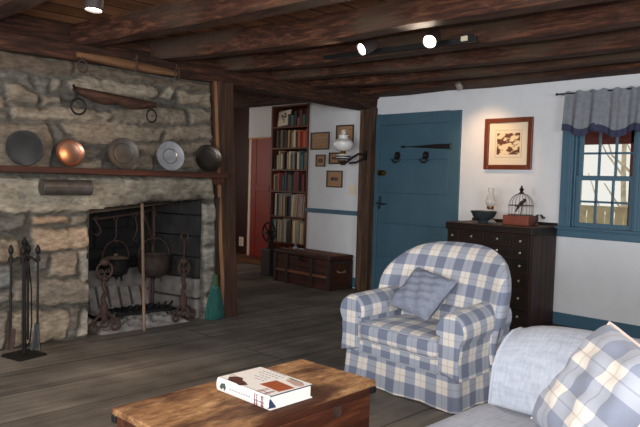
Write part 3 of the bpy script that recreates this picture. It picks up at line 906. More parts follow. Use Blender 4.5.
# ------------------------------------------------ passage end: step, red door, white panel
b = MB(); b.box(-9.3, -6.7, 6.02, 6.30, 0, .075)
struct(b.build('trim_4', wood('step_wood', [rgb(66, 40, 28), rgb(104, 66, 44), rgb(130, 88, 60)], 'x'), bevel=.006))
d2 = thing('door_2', 'red painted door at the end of the passage', 'door'); d2['kind'] = 'structure'
b = MB(); b.box(-7.84, -7.40, 6.27, 6.30, .076, 1.845); b.box(-7.84, -7.72, 6.264, 6.27, .09, 1.84); b.box(-7.72, -7.41, 6.264, 6.27, 1.06, 1.16)
b.build('door_leaf', M_reddoor, d2, bevel=.004)
b = MB(); b.box(-7.885, -7.835, 6.255, 6.31, .076, 1.845)
b.build('door_jamb', M_cream, d2, bevel=.003)
b = MB(); b.box(-7.90, -7.40, 6.255, 6.30, 1.845, 1.868)
b.build('door_head', plain('tan_edge', rgb(186, 130, 92), .6), d2)
# ---------------------------------------------------------------- fireplace wall furnishings
b = MB(); b.box(-4.76, -4.60, 0.4, 3.425, 1.248, 1.292)
mant = b.build('mantel_shelf', M_mantel, bevel=.006)
tag(mant, 'long narrow dark wooden mantel shelf across the stone chimney', 'shelf')
b = MB(); b.box(-4.72, -4.64, 3.345, 3.42, 1.19, 1.248)
b.build('bracket', M_mantel, mant, bevel=.004)

def plate(label, y, r, mat, rimmat, lean=.17, turn=0.0, well=.66, ridge=False, name='plate'):
    """stands on the mantel leaning back on the stones"""
    t = thing(name, label, 'plate', (-4.655, y, 1.293), turn, 'metal plates on the mantel shelf')
    M0 = TR(-.02 + .0, 0, r * math.cos(lean)) @ RY(PI / 2 - lean)
    b = MB(); b.lathe([(1e-5, .0), (r * well * .6, .001), (r * well, .003), (r * well + .012, .014), (r * well + .006, .010), (r * well * .9, -.003), (1e-5, -.005)], 40, M0)
    b.build('well', mat, t)
    b = MB(); b.lathe([(r * well + .008, .010), (r * .97, .022), (r, .024), (r, .020), (r * .97, .016), (r * well + .012, .005)], 40, M0)
    if ridge:
        b.lathe([(r * .985, .021), (r * 1.0, .029), (r * 1.015, .021)], 40, M0)
    b.build('rim', rimmat, t)
    return t
plate('large bright pewter plate with a dark edge, on the mantel end away from the post', 1.735, .122, plain('bright_pewter', rgb(178, 179, 184), .4, .05, noise=.2, nscale=14), plain('dark_plate_rim', rgb(60, 58, 58), .4, .1), turn=-.22, well=.84, ridge=True)
plate('plate with a glowing copper centre and silvery rim on the mantel', 2.055, .104, M_copper, plain('silvery_copper_rim', rgb(176, 134, 112), .3, .9), well=.70)
plate('dull brownish pewter plate with a broad rim and small deep well on the mantel', 2.47, .122, M_pewterdark, M_pewterdark, turn=-.1, well=.56)
plate('domed grey pewter plate with a rusty spot in its centre on the mantel', 2.885, .120, plain('stained_pewter', rgb(150, 132, 122), .35, .85, noise=.3, nscale=9), M_pewter, turn=-.1, well=.42)
plate('darkest pan-like plate, nearest the wooden post on the mantel', 3.255, .118, plain('blackened_pewter', rgb(62, 56, 50), .35, .8), plain('black_rim_pewter', rgb(70, 64, 58), .3, .85), turn=-.25, well=.62)

# tin cylinder hanging under the mantel
t = thing('candle_box', 'grey tin cylinder with a hanging plate fixed to the stone below the mantel', 'box', (-4.64, 2.02, 1.148))
b = MB(); b.lathe([(1e-5, -.178), (.056, -.178), (.058, -.172), (.056, -.166), (.056, .166), (.058, .172), (.056, .178), (1e-5, .178)], 28, RX(-PI / 2))
b.build('body', M_tin, t)
b = MB(); b.box(-.06, -.052, -.03, .03, .0, .085)
b.build('hanging_plate', M_tin, t)
b = MB(); b.lathe([(.004, .045), (.004, .06)], 8, RY(PI / 2) @ TR(-.02, 0, 0)); b.box(.05, .057, -.168, .168, -.002, .002)
b.build('seam', plain('dark_seam', rgb(50, 46, 44), .6, .5), t)

# whippletree on the beam
t = thing('whippletree', 'slim weathered wooden bar with iron end rings hung on the ceiling beam', 'whippletree', (-4.645, 2.51, 2.10))
b = MB()
n = 17; pts = [(0, -.42 + .83 * i / (n - 1), .008 - .028 * i / (n - 1)) for i in range(n)]
b.tube(pts, [.020 + .017 * math.sin(PI * i / (n - 1)) for i in range(n)], 8)
b.build('bar', wood('weathered_bar_wood', [rgb(62, 42, 29), rgb(108, 76, 50), rgb(140, 102, 70)], 'y'), t)
for s, y, z in ((1, -.385, -.075), (2, .405, -.025)):
    b = MB(); b.ring((.02, y, z), .042 if s == 1 else .036, .006, 'x', sx=.9 if s == 1 else .55, sy=1.0 if s == 1 else 1.35)
    b.tube([(.012, y, z + .04), (.012, y, z + .075)], .007, 6)
    b.build('end_ring', M_rust, t)
b = MB(); b.ring((0, .035, 0), .042, .009, 'y'); b.tube([(.03, .035, .02), (.04, .035, .06), (.02, .04, .075)], .009, 8); b.tube([(.03, .035, -.03), (.03, .035, -.06)], .008, 8)
b.build('centre_clasp', M_rust, t)

# ox yoke below it
t = thing('ox_yoke', 'dark curved wooden yoke with two iron rings hanging on the upper stones', 'yoke', (-4.655, 2.40, 1.82))
b = MB()
n = 25; pts = []; rr = []
for i in range(n):
    u = i / (n - 1); y = -.325 + .665 * u
    rr_ = .014 + .036 * math.sin(PI * min(max(u, .03), .97)) ** .7 * (1 - .42 * math.exp(-((u - .52) / .10) ** 2))
    z = .030 - .050 * u + .016 - rr_ * .9 + .012
    pts.append((0, y, z)); rr.append(rr_)
b.tube(pts, rr, 10)
b.build('beam', wood('yoke_wood', [rgb(34, 22, 17), rgb(66, 42, 32), rgb(98, 66, 50)], 'y', 12, .2, .8, .8), t)
b = MB(); b.ring((.025, -.30, -.085), .056, .0075, 'x', 28); b.tube([(.02, -.315, -.03), (.035, -.325, .03), (.0, -.328, .065)], .010, 8)
b.build('yoke_ring', M_iron, t)
b = MB(); b.ring((.025, .292, -.100), .045, .0065, 'x', 28, sx=.95, sy=1.1); b.tube([(.02, .292, -.055), (.02, .295, -.02)], .009, 8)
b.build('yoke_ring', M_iron, t)

# fire tool set on the hearth
t = thing('fire_tool_stand', 'black wrought iron fire tool stand with square foot by the stone wall', 'fire tool stand', (-4.53, 1.69, 0), .25)
b = MB(); b.hexa([(-.105, -.105, .0), (.105, -.105, 0), (.105, .105, 0), (-.105, .105, 0)], [(-.10, -.10, .018), (.10, -.10, .018), (.10, .10, .018), (-.10, .10, .018)])
b.build('foot', M_iron, t, bevel=.004)
b = MB(); b.tube([(0, 0, .018), (0, 0, .35), (0, 0, .72)], [.014, .012, .012], 8); b.lathe([(.008, .70), (.02, .73), (.012, .75), (.022, .775), (.010, .80), (1e-5, .815)], 12)
b.build('post', M_iron, t)
ARM = [(.05, -.045), (-.045, -.06), (.05, .055), (-.03, .045)]
for dx, dy in ARM:
    b = MB(); b.tube([(0, 0, .66), (dx * .6, dy * .6, .675), (dx * 1.05, dy * 1.05, .645), (dx * 1.1, dy * 1.1, .668)], .007, 7)
    b.build('hook', M_iron, t)
def tool(kind, label, k):
    dx, dy = ARM[k]
    a = .25
    px = -4.53 + (dx * math.cos(a) - dy * math.sin(a)) * 1.12; py = 1.69 + (dx * math.sin(a) + dy * math.cos(a)) * 1.12
    t = thing(kind, label, 'fire tool', (px, py, .0), a, 'fire tools on the stand')
    b = MB(); b.tube([(0, 0, .10), (0, 0, .62), (0, 0, .70)], [.008, .007, .008], 7)
    b.build('shaft', M_iron, t)
    b = MB(); b.lathe([(.006, .695), (.016, .71), (.018, .73), (.008, .755), (1e-5, .765)], 10); b.ring((0, 0, .665), .017, .004, 'x', 14)
    b.build('handle', M_iron, t)
    return t
t = tool('fire_shovel', 'narrow rusty hearth shovel hanging on the tool stand', 1)
b = MB(); b.grid(6, 8, lambda u, v: ((.038 * (2 * u - 1) * (1 - .25 * (v > .85)), .012 * (2 * u - 1) ** 2 - .01 * v, .05 + .145 * (1 - v)), (u, v)))
b.build('pan', M_rust, t, solid=.004)
t = tool('fire_brush', 'dark bristled hearth brush hanging on the tool stand', 2)
b = MB(); rb = random.Random(2)
for k in range(40):
    a = rb.uniform(0, 2 * PI); r0 = rb.uniform(.004, .02)
    b.tube([(r0 * math.cos(a), r0 * math.sin(a), .22), (r0 * 1.5 * math.cos(a), r0 * 1.5 * math.sin(a), .12), (r0 * 2.3 * math.cos(a) , r0 * 2.3 * math.sin(a), .045)], .003, 4)
b.build('bristles', M_black, t)
t = tool('fire_poker', 'straight black poker hanging on the tool stand', 0)
b = MB(); b.tube([(0, 0, .11), (0, 0, .05), (0, .0, .035)], [.0055, .005, .002], 7); b.tube([(0, 0, .10), (.0, .03, .085), (0, .045, .10)], .004, 6)
b.build('tip', M_iron, t)
t = tool('fire_tongs', 'black two-legged tongs hanging on the tool stand', 3)
for s in (-1, 1):
    b = MB(); b.tube([(0, s * .006, .62), (0, s * .026, .45), (0, s * .03, .2), (0, s * .016, .08), (0, s * .006, .05)], .005, 6); b.build('leg', M_iron, t)

# andirons with scrolled feet
def andiron(label, x, y, rz, h):
    t = thing('andiron', label, 'andiron', (x, y, 0), rz, 'andirons')
    s = h / .52
    b = MB()
    n = 22; pts = []; 
    for i in range(n):
        z = .10 + (.30) * i / (n - 1); a = i * .9
        pts.append((.010 * math.sin(a), .010 * math.cos(a), z * s))
    b.tube(pts, .017, 7); b.lathe([(.02, .39 * s), (.03, .40 * s), (.02, .415 * s)], 10)
    b.lathe([(.012, .08 * s), (.03, .15 * s), (.036, .19 * s), (.026, .22 * s), (.016, .24 * s)], 8)
    b.build('stem', M_rust, t)
    b = MB(); b.ring((0, 0, .465 * s), .060 * s, .010, 'x', 26)
    for q in (-1, 1):
        b.tube([(0, q * .048 * s, .43 * s), (0, q * .03 * s, .475 * s), (0, q * .012 * s, .47 * s), (0, q * .015 * s, .45 * s), (0, q * .028 * s, .455 * s)], .007, 6)
    b.tube([(0, 0, .415 * s), (0, 0, .46 * s)], .008, 6)
    b.build('scroll_ring', M_rust, t)
    b = MB(); b.ball((-.005, 0, .525 * s), .036 * s, 12, 8, (1, 1, .8))
    b.build('finial', M_rust, t)
    for q in (-1, 1):
        b = MB(); pts = [(0, 0, .14 * s), (.0, q * .05, .13 * s), (.0, q * .095, .09 * s)]
        for i in range(15):
            a = .6 - i * .42; r = .048 - .0025 * i
            pts.append((.01, q * (.095 + r * math.cos(a) - .01), .055 + r * math.sin(a)))
        b.tube(pts, .0115, 7); b.build('foot', M_rust, t)
    b = MB(); b.ring((.012, 0, .085), .032, .008, 'x', 18); b.build('loop', M_rust, t)
    b = MB(); b.tube([(0, 0, .10), (-.15, 0, .10), (-.40, 0, .10), (-.42, 0, .05), (-.42, 0, .0)], .012, 6); b.build('log_bar', M_iron, t)
andiron('rusty scroll-footed andiron with ring top, left side of the fireplace', -4.80, 2.40, 0, .56)
andiron('rusty scroll-footed andiron with ring top, on the side by the broom', -4.80, 3.125, .2, .52)

# hearth poker with a ring handle, leaning, and the tall rod against the lintel
b = MB(); b.ring((-4.92, 3.205, .725), .036, .007, 'x', 20); b.tube([(-4.92, 3.205, .685), (-4.92, 3.195, .35), (-4.92, 3.18, .02), (-4.92, 3.18, .0)], .006, 7)
tag(b.build('ring_poker', M_rust), 'thin rusty rod with a ring at its top standing in the fireplace', 'fire tool')
b = MB(); b.tube([(-4.70, 2.695, .0), (-4.668, 2.66, .5), (-4.655, 2.635, 1.03)], .0125, 9)
tag(b.build('hearth_staff', wood('staff_wood', [rgb(74, 58, 46), rgb(112, 90, 72), rgb(136, 112, 92)], 'z', 9)), 'tall plain brown staff standing in front of the fireplace opening', 'staff')

# crane with hooks and the hanging pots
b = MB()
b.tube([(-5.29, 3.11, .0), (-5.29, 3.11, .98)], .015, 8); b.tube([(-5.29, 3.11, .945), (-5.12, 2.9, .93), (-5.0, 2.40, .885)], .011, 8)
b.tube([(-5.29, 3.11, .62), (-5.15, 2.98, .80), (-5.06, 2.88, .925)], .010, 8); b.tube([(-5.0, 2.42, .89), (-5.0, 2.395, .90)], .012, 6)
tag(b.build('fireplace_crane', M_rust), 'long rusty iron crane bar across the inside of the fireplace', 'fireplace crane')
def shook(label, x, y, z0, z1, sway=0):
    b = MB()
    pts = [(x, y - .018, z0 - .022), (x, y - .02, z0), (x, y, z0 + .016), (x, y + .018, z0), (x, y, z0 - .03), (x, y + sway, (z0 + z1) / 2), (x, y, z1 + .03), (x, y - .018, z1), (x, y, z1 - .016), (x, y + .018, z1)]
    b.tube(pts, .006, 7)
    return tag(b.build('pot_hook', M_rust), label, 'hook', 'hooks on the fireplace crane')
b = MB(); pts = [(-5.0, 2.445, .90), (-5.0, 2.425, .905), (-5.0, 2.42, .87), (-5.0, 2.455, .82), (-5.0, 2.46, .78), (-5.0, 2.43, .755), (-5.0, 2.40, .775)]
b.tube(pts, [.009] * 6 + [.004], 8)
tag(b.build('pot_hook', M_rust), 'thick curled empty hook at the free end of the crane', 'hook', 'hooks on the fireplace crane')
shook('long straight hook carrying the smaller black pot', -5.045, 2.62, .898, .705)
shook('bent empty hook hanging on the crane between the two pots', -5.09, 2.82, .917, .70, .02)
shook('long hook carrying the larger rusty pot', -5.10, 3.01, .925, .70)
def cauldron(label, x, y, z, r, h, mat, lid):
    t = thing('cauldron', label, 'pot', (x, y, z), 0, 'hanging cast iron pots')
    b = MB(); b.lathe([(1e-5, 0), (r * .45, .004), (r * .78, h * .18), (r * .93, h * .5), (r * .95, h * .85), (r * 1.03, h * .97), (r * 1.05, h), (r * .97, h), (r * .9, h * .85), (r * .85, h * .5), (1e-5, h * .2)], 32)
    b.build('bowl', mat, t)
    b = MB(); b.tube([(0, r * 1.0 * math.cos(a), h * .92 + (.704 - z - h * .92) * math.sin(a) ** .8) for a in [PI * i / 16 for i in range(17)]], .005, 7)
    b.build('bail', M_rust, t)
    if lid:
        b = MB(); b.lathe([(r * .97, h * .98), (r * .7, h * 1.06), (r * .2, h * 1.12), (1e-5, h * 1.13)], 28); b.lathe([(.012, h * 1.1), (.02, h * 1.22), (1e-5, h * 1.25)], 10)
        b.build('lid', plain('dusty_rust', rgb(112, 90, 78), .85, .2, noise=.25, nscale=30), t)
    for k in range(3):
        a = k * 2.1 + .4
        b = MB(); b.tube([(r * .5 * math.cos(a), r * .5 * math.sin(a), .01), (r * .55 * math.cos(a), r * .55 * math.sin(a), -.035)], [.013, .007], 6); b.build('foot', mat, t)
cauldron('smaller black iron pot with a brown lid, hanging on the crane by the left andiron', -5.045, 2.62, .405, .118, .155, M_iron, True)
cauldron('larger rusty brown pot without a lid, hanging on the crane beyond the staff', -5.10, 3.01, .36, .150, .20, plain('rusty_pot', rgb(56, 45, 40), .75, .4, noise=.35, nscale=25, bump=.3), False)

# grate, ash, leaning fire slab
t = thing('fire_grate', 'black iron log grate with twisted bars on the ash', 'grate', (-5.0, 2.84, 0))
b = MB(); b.tube([(.07, -.27, .10), (.07, .27, .10)], .014, 8); b.tube([(-.12, -.22, .10), (-.12, .22, .10)], .012, 8)
b.build('rail', M_black, t)
for k in range(7):
    y = -.19 + k * .065
    b = MB(); b.tube([(-.16, y - .04, .11), (.0, y, .115), (.085, y + .02, .13), (.11, y + .035, .175)], .011, 7); b.build('bar', M_black, t)
for sy in (-1, 1):
    for sx, x in ((0, .06), (1, -.11)):
        b = MB(); b.tube([(x, sy * .2, .10), (x + .01, sy * .23, .0)], .011, 7); b.build('leg', M_black, t)
t = thing('fireback_slab', 'grey slotted slab leaning at the back of the fireplace behind the grate', 'fireback', (-5.27, 2.80, 0))
M_l = RY(-.42)
b = MB(); b.M = M_l; b.box(-.03, .0, -.26, .30, .02, .40)
b.build('slab', plain('ashy_slab', rgb(122, 116, 111), .95, noise=.3, nscale=14, bump=.3), t, bevel=.006)
b = MB(); b.M = M_l
for k in range(5):
    b.box(.0, .004, -.20 + k * .105, -.178 + k * .105, .10, .36)
b.build('slot', plain('dark_slot', rgb(66, 60, 58), .95), t)
def ash_fn(u, v):
    x = -5.33 + .58 * u; y = 2.35 + .82 * v - .05 * (1 - u) * v
    r = math.sin(x * 31 + y * 17) * math.sin(y * 43 - x * 11) + .5 * math.sin(x * 83 + y * 61)
    e = min(1, u / .12, (1 - u) / .22, v / .08, (1 - v) / .08)
    return (x, y, .003 + max(e, 0) * (.035 + .014 * r + .05 * (1 - u))), (u, v)
b = MB(); b.grid(60, 80, ash_fn)
tag(b.build('ash', M_ash), 'grey wood ash spread over the fireplace floor', 'ash', kind='stuff')
ra = random.Random(9)
for k, (lab, x, y) in enumerate([('charred lump on the ash just behind the left andiron', -5.02, 2.50), ('charred lump on the ash behind the right andiron foot', -5.05, 3.08), ('round rusty cog lying on the ash between the two hanging pots', -5.2, 2.80)]):
    b = MB()
    if k < 2:
        b.ball((x, y, .075), .05, 9, 6, (1.1, 1.4, .7))
    else:
        b.ring((x, y, .39), .035, .013, 'x', 12)
    if k < 2:
        tag(b.build('charred_wood', plain('charcoal_%s' % 'ab'[k], rgb(48, 44, 42), .95, noise=.5, nscale=30, bump=.8)), lab, 'charcoal')

# teal hearth broom leaning on the post
t = thing('hearth_broom', 'teal bristled hearth broom with dark stick handle standing by the wooden post', 'broom', (-4.70, 3.385, 0))
M_teal = wood('teal_bristles', [rgb(14, 48, 46), rgb(30, 78, 72), rgb(48, 98, 88)], 'z', 26, .04, .8, .6)
b = MB()
def br(u, v):
    a = 2 * PI * u; w = .036 + .066 * min(1, v / .85) ** .85
    w *= 1 - .12 * max(0, (v - .9) / .1)
    p = 1 + .03 * math.sin(a * 26)
    return (w * .42 * math.cos(a) * p, w * math.sin(a) * p, .30 * (1 - v) + .006), (u, v)
b.grid(104, 20, br); b.lathe([(1e-5, .006), (.04, .006)], 12, Matrix.Diagonal((1, 2.2, 1, 1)))
b.build('bristles', M_teal, t)
b = MB(); b.lathe([(.034, .298), (.034, .325), (.026, .35), (.022, .395), (.012, .405)], 16, Matrix.Diagonal((.7, 1, 1, 1)))
b.build('binding', plain('green_binding', rgb(44, 70, 42), .8), t)
for z in (.285, .30):
    b = MB(); b.ring((0, 0, z), .036, .0025, 'z', 20, sx=.5); b.build('stitching', plain('green_thread_%d' % (z * 1000), rgb(90, 150, 130), .8), t)
b = MB(); b.tube([(0, 0, .39), (-.006, .0, .70), (.01, .006, 1.08)], .010, 8); b.build('handle', M_iron, t)

# ---------------------------------------------------------------- passage furnishings
bk = thing('bookcase', 'tall red-brown bookcase full of books at the end of the white passage wall', 'bookcase', (-6.32, 5.665, 0))
BX0, BX1 = -.335, .33
b = MB(); b.box(BX0 - .03, BX0, 0, .25, 0, 2.21); b.build('side_panel', M_shelfwood, bk, bevel=.002)
b = MB(); b.box(BX1, BX1 + .022, 0, .25, 0, 2.21); b.build('side_panel', M_shelfwood, bk, bevel=.002)
b = MB(); b.box(BX0, BX1, .235, .25, 0, 2.21); b.build('back_panel', M_shelfwood, bk)
b = MB(); b.box(BX0 - .03, BX1 + .022, 0, .25, 2.19, 2.21); b.build('top_panel', M_shelfwood, bk)
SH = [0.06, .435, .775, 1.105, 1.385, 1.665, 1.94]
for z in SH:
    b = MB(); b.box(BX0, BX1, .002, .235, z - .022, z); b.build('shelf', M_shelfwood, bk, bevel=.002)
ORD = ['first', 'second', 'third', 'fourth', 'fifth', 'sixth', 'seventh', 'eighth', 'ninth', 'tenth', 'eleventh', 'twelfth', 'thirteenth', 'fourteenth', 'fifteenth', 'sixteenth', 'seventeenth', 'eighteenth', 'nineteenth', 'twentieth']
PAL = {'dark': (44, 34, 30), 'brown': (92, 62, 44), 'tan': (168, 140, 104), 'cream': (206, 188, 156), 'red': (160, 62, 44), 'orange': (184, 84, 52), 'maroon': (92, 34, 34), 'teal': (58, 92, 98), 'green': (50, 84, 62), 'grey': (140, 134, 126), 'navy': (40, 46, 62), 'pink': (176, 120, 110), 'yellow': (196, 160, 60), 'white': (214, 208, 198), 'olive': (92, 88, 60)}
BM = {k: plain('book_%s' % k, rgb(*v), .65, noise=.12, nscale=40) for k, v in PAL.items()}
M_pages = plain('book_pages', rgb(214, 200, 172), .9)
ROWS = {6: ('top shelf', ['#card', 'dark', 'teal', 'dark', 'pink', 'maroon', 'green', 'dark'], (.10, .21), (.024, .036)),
        5: ('second shelf', ['dark', 'brown', 'dark', 'olive', 'brown', 'dark', 'tan', 'brown', 'tan', 'cream', 'dark', 'orange', 'red', 'orange', 'red'], (.19, .235), (.03, .045)),
        4: ('third shelf', ['dark', 'cream', 'tan', 'cream', 'dark', 'dark', 'tan', 'cream', 'brown', 'grey', 'dark', 'cream', 'teal', 'teal', 'tan', 'grey'], (.18, .24), (.03, .044)),
        3: ('fourth shelf', ['cream', 'dark', 'red', 'teal', 'navy', 'navy', 'brown', 'green', 'dark', 'maroon', 'maroon', 'dark', 'maroon', 'maroon'], (.18, .25), (.035, .05)),
        2: ('fifth shelf', ['dark', 'white', 'dark', 'grey', 'tan', 'grey', 'tan', 'dark', 'navy', 'grey', 'cream', 'tan', 'grey', 'pink', 'grey', 'tan', 'brown'], (.25, .30), (.022, .045)),
        1: ('sixth shelf', ['teal', 'grey', 'dark', 'tan', 'grey', 'tan', 'grey', 'dark', 'dark', 'tan', 'cream', 'tan', 'grey', 'cream', 'tan', 'dark'], (.26, .31), (.025, .045)),
        0: ('bottom shelf', ['dark', 'brown', 'dark', 'yellow', 'yellow', 'dark', 'yellow', 'olive', 'brown', 'dark'], (.2, .28), (.04, .07))}
rk = random.Random(21)
for r, (nm, cols, hr, wr) in ROWS.items():
    z = SH[r]; x = -6.32 + BX0 + .004; xe = -6.32 + BX1 - .006
    ws = [rk.uniform(*wr) for _ in cols]
    if cols[0] == '#card': ws[0] = .27
    sc_ = min(1.0, (xe - x) / (sum(ws) + .002 * len(ws))) if cols[0] != '#card' else 1.0
    fit = [w * sc_ for w in ws]
    if cols[0] != '#card':
        sc_ = (xe - x - .002 * len(ws)) / sum(ws); fit = [w * sc_ for w in ws]
    else:
        k_ = (xe - x - .27 - .002 * len(ws)) / sum(ws[1:]); fit = [.27] + [w * k_ for w in ws[1:]]
    for i, (c, w) in enumerate(zip(cols, fit)):
        if c == '#card':
            x += w + .002; continue
        h = rk.uniform(*hr); d = rk.uniform(.13, .17)
        tall = 'tall' if h > .25 else ('small' if h < .19 else 'upright')
        t = thing('book', '%s %s book, %s from the left on the %s of the bookcase' % (tall, c, ORD[i], nm), 'book', (x + w / 2, 5.685 + rk.uniform(0, .02), z), 0, 'books in the tall bookcase')
        sh = .05 if (r == 2 and i >= 10) else 0.0
        b = MB(); q = w / 2
        def sk(p): return (p[0] + (p[2] / h - .5) * sh * .5, p[1], p[2])
        for bx in ((-q, -q + .003, 0, d), (q - .003, q, 0, d), (-q, q, 0, .004)):
            x0, x1, y0, y1 = bx
            b.hexa([sk((x0, y0, 0)), sk((x1, y0, 0)), sk((x1, y1, 0)), sk((x0, y1, 0))], [sk((x0, y0, h)), sk((x1, y0, h)), sk((x1, y1, h)), sk((x0, y1, h))])
        b.build('cover', BM[c], t)
        b = MB(); b.hexa([sk((-q + .003, .004, .004)), sk((q - .003, .004, .004)), sk((q - .003, d - .004, .004)), sk((-q + .003, d - .004, .004))], [sk((-q + .003, .004, h - .004)), sk((q - .003, .004, h - .004)), sk((q - .003, d - .004, h - .004)), sk((-q + .003, d - .004, h - .004))])
        b.build('pages', M_pages, t)
        x += w + .002
t = thing('picture_card', 'white card with a black plant print leaning on the top bookcase shelf', 'print', (-6.48, 5.70, 1.94), 0)
Mc = RX(-.20)
b = MB(); b.M = Mc @ RY(-.10); b.box(-.115, .115, -.004, .004, .012, .215); b.build('card', M_cream, t)
b = MB(); b.M = Mc @ RY(-.10); rc = random.Random(8)
for k in range(16):
    a = rc.uniform(0, 6.28); r0 = rc.uniform(.01, .055)
    b.prism([(r0 * math.cos(a) + .016 * math.cos(q) , .125 + r0 * math.sin(a) + .011 * math.sin(q + k)) for q in [i * 1.05 for i in range(6)]], lambda u, v, d: (u, d, v), -.0055, -.0042)
b.box(-.006, .006, -.0055, -.0042, .05, .12); b.build('print', M_black, t)

def framed(label, x0, x1, z0, z1, y, fw, frame_m, mat_m, pic_m, inset, name='framed_picture', group=None, depth=.016, cat='picture', mat2=None):
    t = thing(name, label, cat, ((x0 + x1) / 2, y, (z0 + z1) / 2), 0, group)
    w, h = (x1 - x0) / 2, (z1 - z0) / 2
    b = MB()
    for p, q in (((-w, -h), (-w + fw, h)), ((w - fw, -h), (w, h)), ((-w + fw, -h), (w - fw, -h + fw)), ((-w + fw, h - fw), (w - fw, h))):
        b.box(p[0], q[0], -depth, 0, p[1], q[1])
    b.build('frame', frame_m, t, bevel=min(.004, fw * .3))
    b = MB(); b.box(-w + fw, w - fw, -.006, -.001, -h + fw, h - fw); b.build('mat', mat_m, t)
    if mat2:
        b = MB(); i2 = inset * .78
        b.box(-w + fw + i2[0] if False else -w + fw + i2, w - fw - i2, -.0068, -.006, -h + fw + i2 * 1.05, h - fw - i2 * 1.05); b.build('mat_line', mat2, t)
        b = MB(); i3 = i2 + .004
        b.box(-w + fw + i3, w - fw - i3, -.0074, -.0068, -h + fw + i3 * 1.05, h - fw - i3 * 1.05); b.build('inner_mat', mat_m, t)
    b = MB(); b.box(-w + fw + inset, w - fw - inset, -.0085, -.006, -h + fw + inset * 1.15, h - fw - inset * 1.15); b.build('print', pic_m, t)
    return t
M_darkframe = plain('dark_frame', rgb(46, 36, 32), .5)
M_tanmat = plain('tan_mat', rgb(160, 124, 92), .8, noise=.05, nscale=20)
M_tanpic = sepia('tan_drawing', rgb(110, 82, 62), rgb(168, 132, 98), 40, .35, .5)
M_darkpic = sepia('dark_portrait', rgb(34, 34, 44), rgb(120, 84, 66), 30, .52, .6)
G = 'small framed pictures on the passage wall'
framed('dark framed wide tan drawing, largest of the pictures by the bookcase', -5.925, -5.60, 1.628, 1.842, 5.678, .014, M_darkframe, M_tanmat, M_tanpic, .02, group=G)
framed('dark framed tan picture partly hidden behind the white lamp globe', -5.49, -5.205, 1.66, 1.915, 5.678, .016, M_darkframe, M_tanmat, M_tanpic, .03, group=G)
framed('small dark framed portrait under the wide drawing', -5.825, -5.66, 1.42, 1.568, 5.678, .012, M_darkframe, M_tanmat, M_darkpic, .035, group=G)
framed('small dark framed portrait nearest below the white lamp globe', -5.60, -5.425, 1.452, 1.592, 5.678, .016, M_darkframe, M_tanmat, M_darkpic, .035, group=G)
framed('dark framed upright portrait, lowest picture on the passage wall', -5.63, -5.365, 1.172, 1.375, 5.678, .013, M_darkframe, M_tanmat, M_darkpic, .06, group=G)

t = thing('switch_plate', 'cream light switch plate on the passage wall by the corner post', 'light switch', (-5.205, 5.678, 1.15))
b = MB(); b.box(-.052, .052, -.008, 0, -.058, .058); b.build('plate', M_cream, t, bevel=.003)
for dx in (-.022, .022):
    b = MB(); b.box(dx - .006, dx + .006, -.018, -.008, -.012, .012); b.build('toggle', M_cream, t, bevel=.002)
t = thing('outlet', 'cream outlet plate low on the red-brown boarded wall', 'outlet', (-8.08, 6.298, .27))
b = MB(); b.box(-.055, .055, -.008, 0, -.07, .07); b.build('plate', M_cream, t, bevel=.003)
for dz in (-.028, .028):
    b = MB(); b.lathe([(.02, 0), (.02, .004)], 14, TR(0, -.008, dz) @ RX(PI / 2)); b.build('socket', plain('socket_cream', rgb(196, 178, 154), .5), t)

# oil lamp sconce on the corner post
t = thing('oil_lamp_sconce', 'white globed oil lamp on an iron bracket fixed to the corner post', 'lamp', (-5.13, 5.42, 1.485))
b = MB(); b.cbox((.215, .138, .06), (.05, .014, .11)); b.tube([(.205, .13, .07), (.16, .08, .075), (.11, .03, .03), (.06, .0, -.02), (0, 0, -.03)], .013, 8)
b.tube([(.205, .13, .03), (.15, .06, -.02), (.08, .015, -.03)], .011, 8)
b.build('bracket', M_iron, t)
b = MB(); b.lathe([(1e-5, -.055), (.03, -.05), (.045, -.03), (.03, -.005), (.05, .0)], 18); b.build('cup', plain('bronze', rgb(108, 76, 44), .4, .8), t)
b = MB(); b.lathe([(.035, .0), (.075, .02), (.085, .045), (.07, .065), (.03, .075)], 24); fo = b.build('oil_font', M_milk, t)
b = MB(); b.lathe([(.0865, .036), (.0875, .045), (.0855, .053)], 24); b.lathe([(.062, .010), (.079, .022), (.0815, .027)], 24); b.build('band', M_black, fo)
b = MB(); b.lathe([(.03, .075), (.035, .09), (.028, .10), (.05, .11), (.045, .115)], 18); b.build('burner', M_brass, t)
b = MB(); b.lathe([(.06, .108), (.10, .135), (.118, .175), (.112, .21), (.08, .235), (.055, .245), (.05, .262), (.058, .285), (.054, .285), (.046, .262), (.05, .24)], 32); b.build('globe', M_milk, t)
b = MB(); b.lathe([(.032, .24), (.030, .33), (.033, .345), (.030, .345), (.027, .33)], 18); b.build('chimney', M_lampglass, t)

